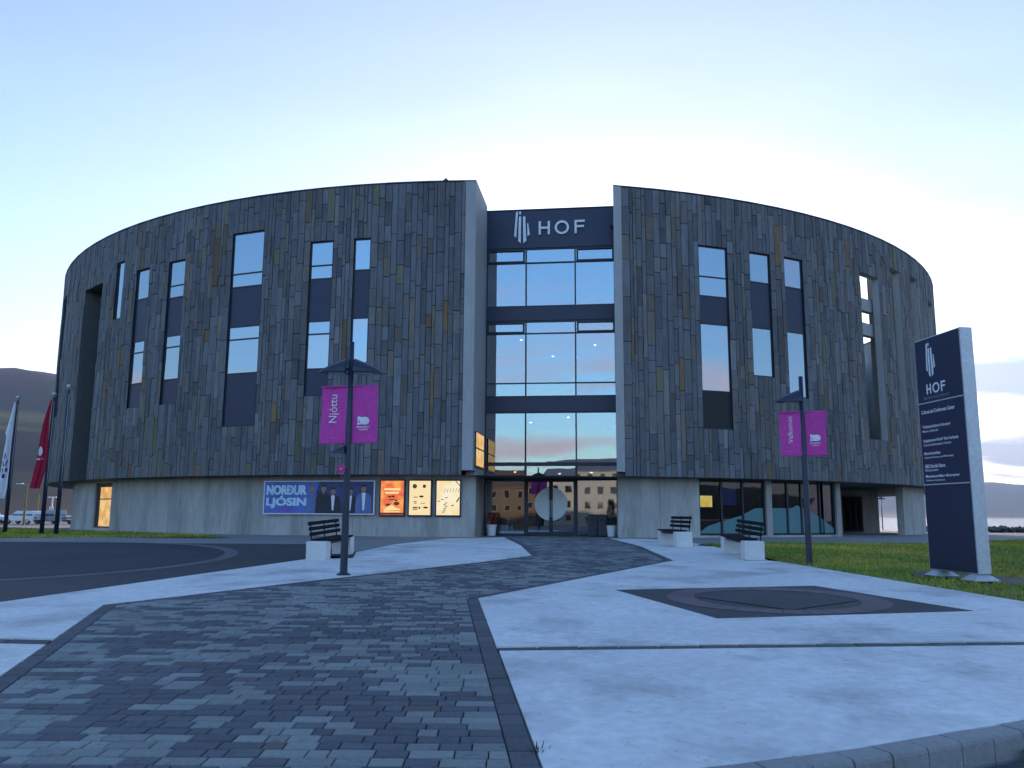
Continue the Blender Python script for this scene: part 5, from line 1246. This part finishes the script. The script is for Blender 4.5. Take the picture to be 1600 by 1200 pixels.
# posts behind the cars
MT['wood_pole'] = mat('yellow_post', (0.28, 0.19, 0.07), 0.8, 0.1, 3.0)
def post(loc, h, lab, arm=None, sign=False):
    t = thing('lamp_column' if not sign else 'sign_post', loc, lab, 'lamp column' if not sign else 'road sign'); fr = Matrix.Translation(loc)
    mb = MB(fr); mb.tube([(0, 0, 0), (0, 0, h)], [0.14, 0.09], 8); mb.build('column', MT['wood_pole'] if not sign else MT['steel'], t)
    if arm: mb = MB(fr); mb.tube([(0, 0, h - 0.05), (-0.6, 0, h + 0.05)], 0.05, 6); mb.bbox(-1.2, -0.5, -0.14, 0.14, h, h + 0.14, 0.02); mb.build('lantern', MT['steel'], t)
    if sign:
        mb = MB(fr); mb.bbox(-0.28, 0.28, -0.07, -0.03, h * 0.45, h * 0.45 + 0.7, 0.01); mb.build('plate', MT['white'], t)
        mb = MB(fr); mb.box(-0.55, 0.55, -0.1, 0.1, h, h + 0.14); mb.build('crosshead', MT['white'], t)
        mb = MB(fr); mb.box(-0.16, 0.16, -0.075, -0.071, h * 0.45 + 0.15, h * 0.45 + 0.45); mb.build('symbol', MT['bin'], t)
post((-55.1, 95.0, 0.05), 4.6, 'taller yellowish column behind the white cars', True); post((-63.0, 111.5, 0.05), 3.9, 'shorter thin yellowish column left of the crimson flagpole'); post((-61.4, 112.0, 0.05), 3.4, 'white road sign on a post above the pickup', sign=True)

# ------------------------------------------------------------------ sea wall
mb = MB(); r = random.Random(9)
for k in range(900):
    t = r.random(); x, y = 34 + 62 * t, 70.5 + 12 * t; c = Vector((x + r.uniform(-.7, .7), y + r.uniform(-.7, .7), gz(y) + r.uniform(0.0, 0.38))); s = r.uniform(0.22, 0.42); P = []
    for (a, b_, q) in ((1, 0, 0), (-1, 0, 0), (0, 1, 0), (0, -1, 0), (0, 0, 1), (0, 0, -1)): P.append(c + Vector((a * r.uniform(.7, 1.5), b_ * r.uniform(.7, 1.3), q * r.uniform(.5, .8))) * s)
    v = r.uniform(0.05, 0.14); mb.faces(P, [(0, 2, 4), (2, 1, 4), (1, 3, 4), (3, 0, 4), (2, 0, 5), (1, 2, 5), (3, 1, 5), (0, 3, 5)], (v, v * .95, v * .9))
mb.build('sea_wall', MT['paver'], label='low wall of dark boulders along the water at the far right', cat='sea wall')

# ------------------------------------------------------------------ houses behind the viewer, seen mirrored in the glass
MT['house_trim'] = mat('house_window_trim', (0.20, 0.17, 0.14), 0.7); MT['house_white'] = mat('white_render', (0.30, 0.29, 0.27), 0.8, 0.08, 0.6); MT['house_ochre'] = mat('brown_render', (0.10, 0.07, 0.05), 0.8, 0.08, 0.6); MT['roof_red'] = mat('red_sheet_roof', (0.22, 0.07, 0.05), 0.6, 0.1, 1.0); MT['roof_brown'] = mat('brown_sheet_roof', (0.10, 0.06, 0.045), 0.6, 0.1, 1.0); MT['roof_grey'] = mat('grey_sheet_roof', (0.12, 0.13, 0.15), 0.6, 0.1, 1.0)
def house(x, y, w, dp, h, rf, wm, rm, lab):
    z = gz(y) - 0.4; t = thing('house', (x, y, z), lab, 'house', 'houses opposite the hall'); fr = Matrix.Translation((x, y, z))
    mb = MB(fr); mb.box(-w / 2, w / 2, -dp / 2, dp / 2, 0, h); mb.prism([(-dp / 2, h), (dp / 2, h), (0, h + rf)], -w / 2 + 0.001, w / 2 - 0.001, axis='x'); wall = mb.build('wall', wm, t)
    mb = MB(fr)
    for s in (-1, 1): mb.faces([(-w / 2 - .3, s * (dp / 2 + .4), h - .2), (w / 2 + .3, s * (dp / 2 + .4), h - .2), (w / 2 + .3, 0, h + rf + .1), (-w / 2 - .3, 0, h + rf + .1), (-w / 2 - .3, s * (dp / 2 + .4), h - .05), (w / 2 + .3, s * (dp / 2 + .4), h - .05), (w / 2 + .3, 0, h + rf + .25), (-w / 2 - .3, 0, h + rf + .25)], [(0, 1, 2, 3), (4, 5, 6, 7), (0, 1, 5, 4), (0, 3, 7, 4), (1, 2, 6, 5)])
    mb.build('roof', rm, t)
    n = int(w / 2.6)
    for fl_ in range(int(h / 2.9)):
        for k in range(n):
            xx = -w / 2 + (k + 0.5) * w / n; zz = 1.1 + fl_ * 2.9; mb = MB(fr); mb.box(xx - .6, xx + .6, dp / 2, dp / 2 + .06, zz, zz + 1.4); wn_ = mb.build('window', MT['house_trim'], t)
            mb = MB(fr); mb.box(xx - .5, xx + .5, dp / 2 + .061, dp / 2 + .07, zz + .1, zz + 1.3); mb.build('pane', MT['car_glass'], wn_)
house(-40, -106, 22, 11, 8.9, 3.6, MT['house_ochre'], MT['roof_brown'], 'brown house with brown roof mirrored in the left entrance glass')
house(-14, -104, 26, 12, 11.8, 2.0, MT['house_white'], MT['roof_grey'], 'long pale house with grey roof mirrored right of the doors')
house(20, -110, 18, 11, 8.9, 3.4, MT['house_white'], MT['roof_red'], 'white house with red roof across from the hall')
# ------------------------------------------------------------------ weeds along the kerb
MT['weed'] = mat('weed_green', (0.06, 0.085, 0.02), 0.7, 0.2, 9.0)
for x, y, n, lab in ((0.30, 5.35, 12, 'small weed tuft at the slab corner beside the border blocks'), (3.42, 5.72, 40, 'grassy weed tuft below the kerb stones at the lower right'), (2.2, 5.14, 22, 'little weed tuft at the foot of the kerb near the lower edge')):
    r = random.Random(int(x * 100)); mb = MB(); z = gz(y) - (0.125 if y > 5.4 or x > 1 else 0.0)
    if x < 1: x = 0.165
    for k in range(n):
        a = r.uniform(0, 6.28); rr = r.uniform(0, 0.07); p = Vector((x + rr * cos(a), y + rr * sin(a), z)); dv = Vector((cos(a) * r.uniform(.2, .9), sin(a) * r.uniform(.2, .9), 1)).normalized() * r.uniform(0.03, 0.09); sd = Vector((-sin(a), cos(a), 0)) * 0.006
        mb.face([p - sd, p + sd, p + dv * .6 + sd * .7, p + dv, p + dv * .6 - sd * .7])
    mb.build('weed', MT['weed'], label=lab, cat='weed')

# ------------------------------------------------------------------ evening haze over fjord and hills
m, nt, out = new_mat('haze_air'); pv = nt.nodes.new('ShaderNodeVolumePrincipled')
pv.inputs['Color'].default_value = (0.62, 0.78, 1.0, 1); pv.inputs['Density'].default_value = 0.00008; pv.inputs['Anisotropy'].default_value = 0.0
pv.inputs['Density Attribute'].default_value = ''; m.cycles.homogeneous_volume = True
nt.links.new(pv.outputs[0], out.inputs['Volume'])
mb = MB(); mb.box(-9300, 9300, -3600, 9400, -8, 760); mb.build('haze', m, kind='stuff')
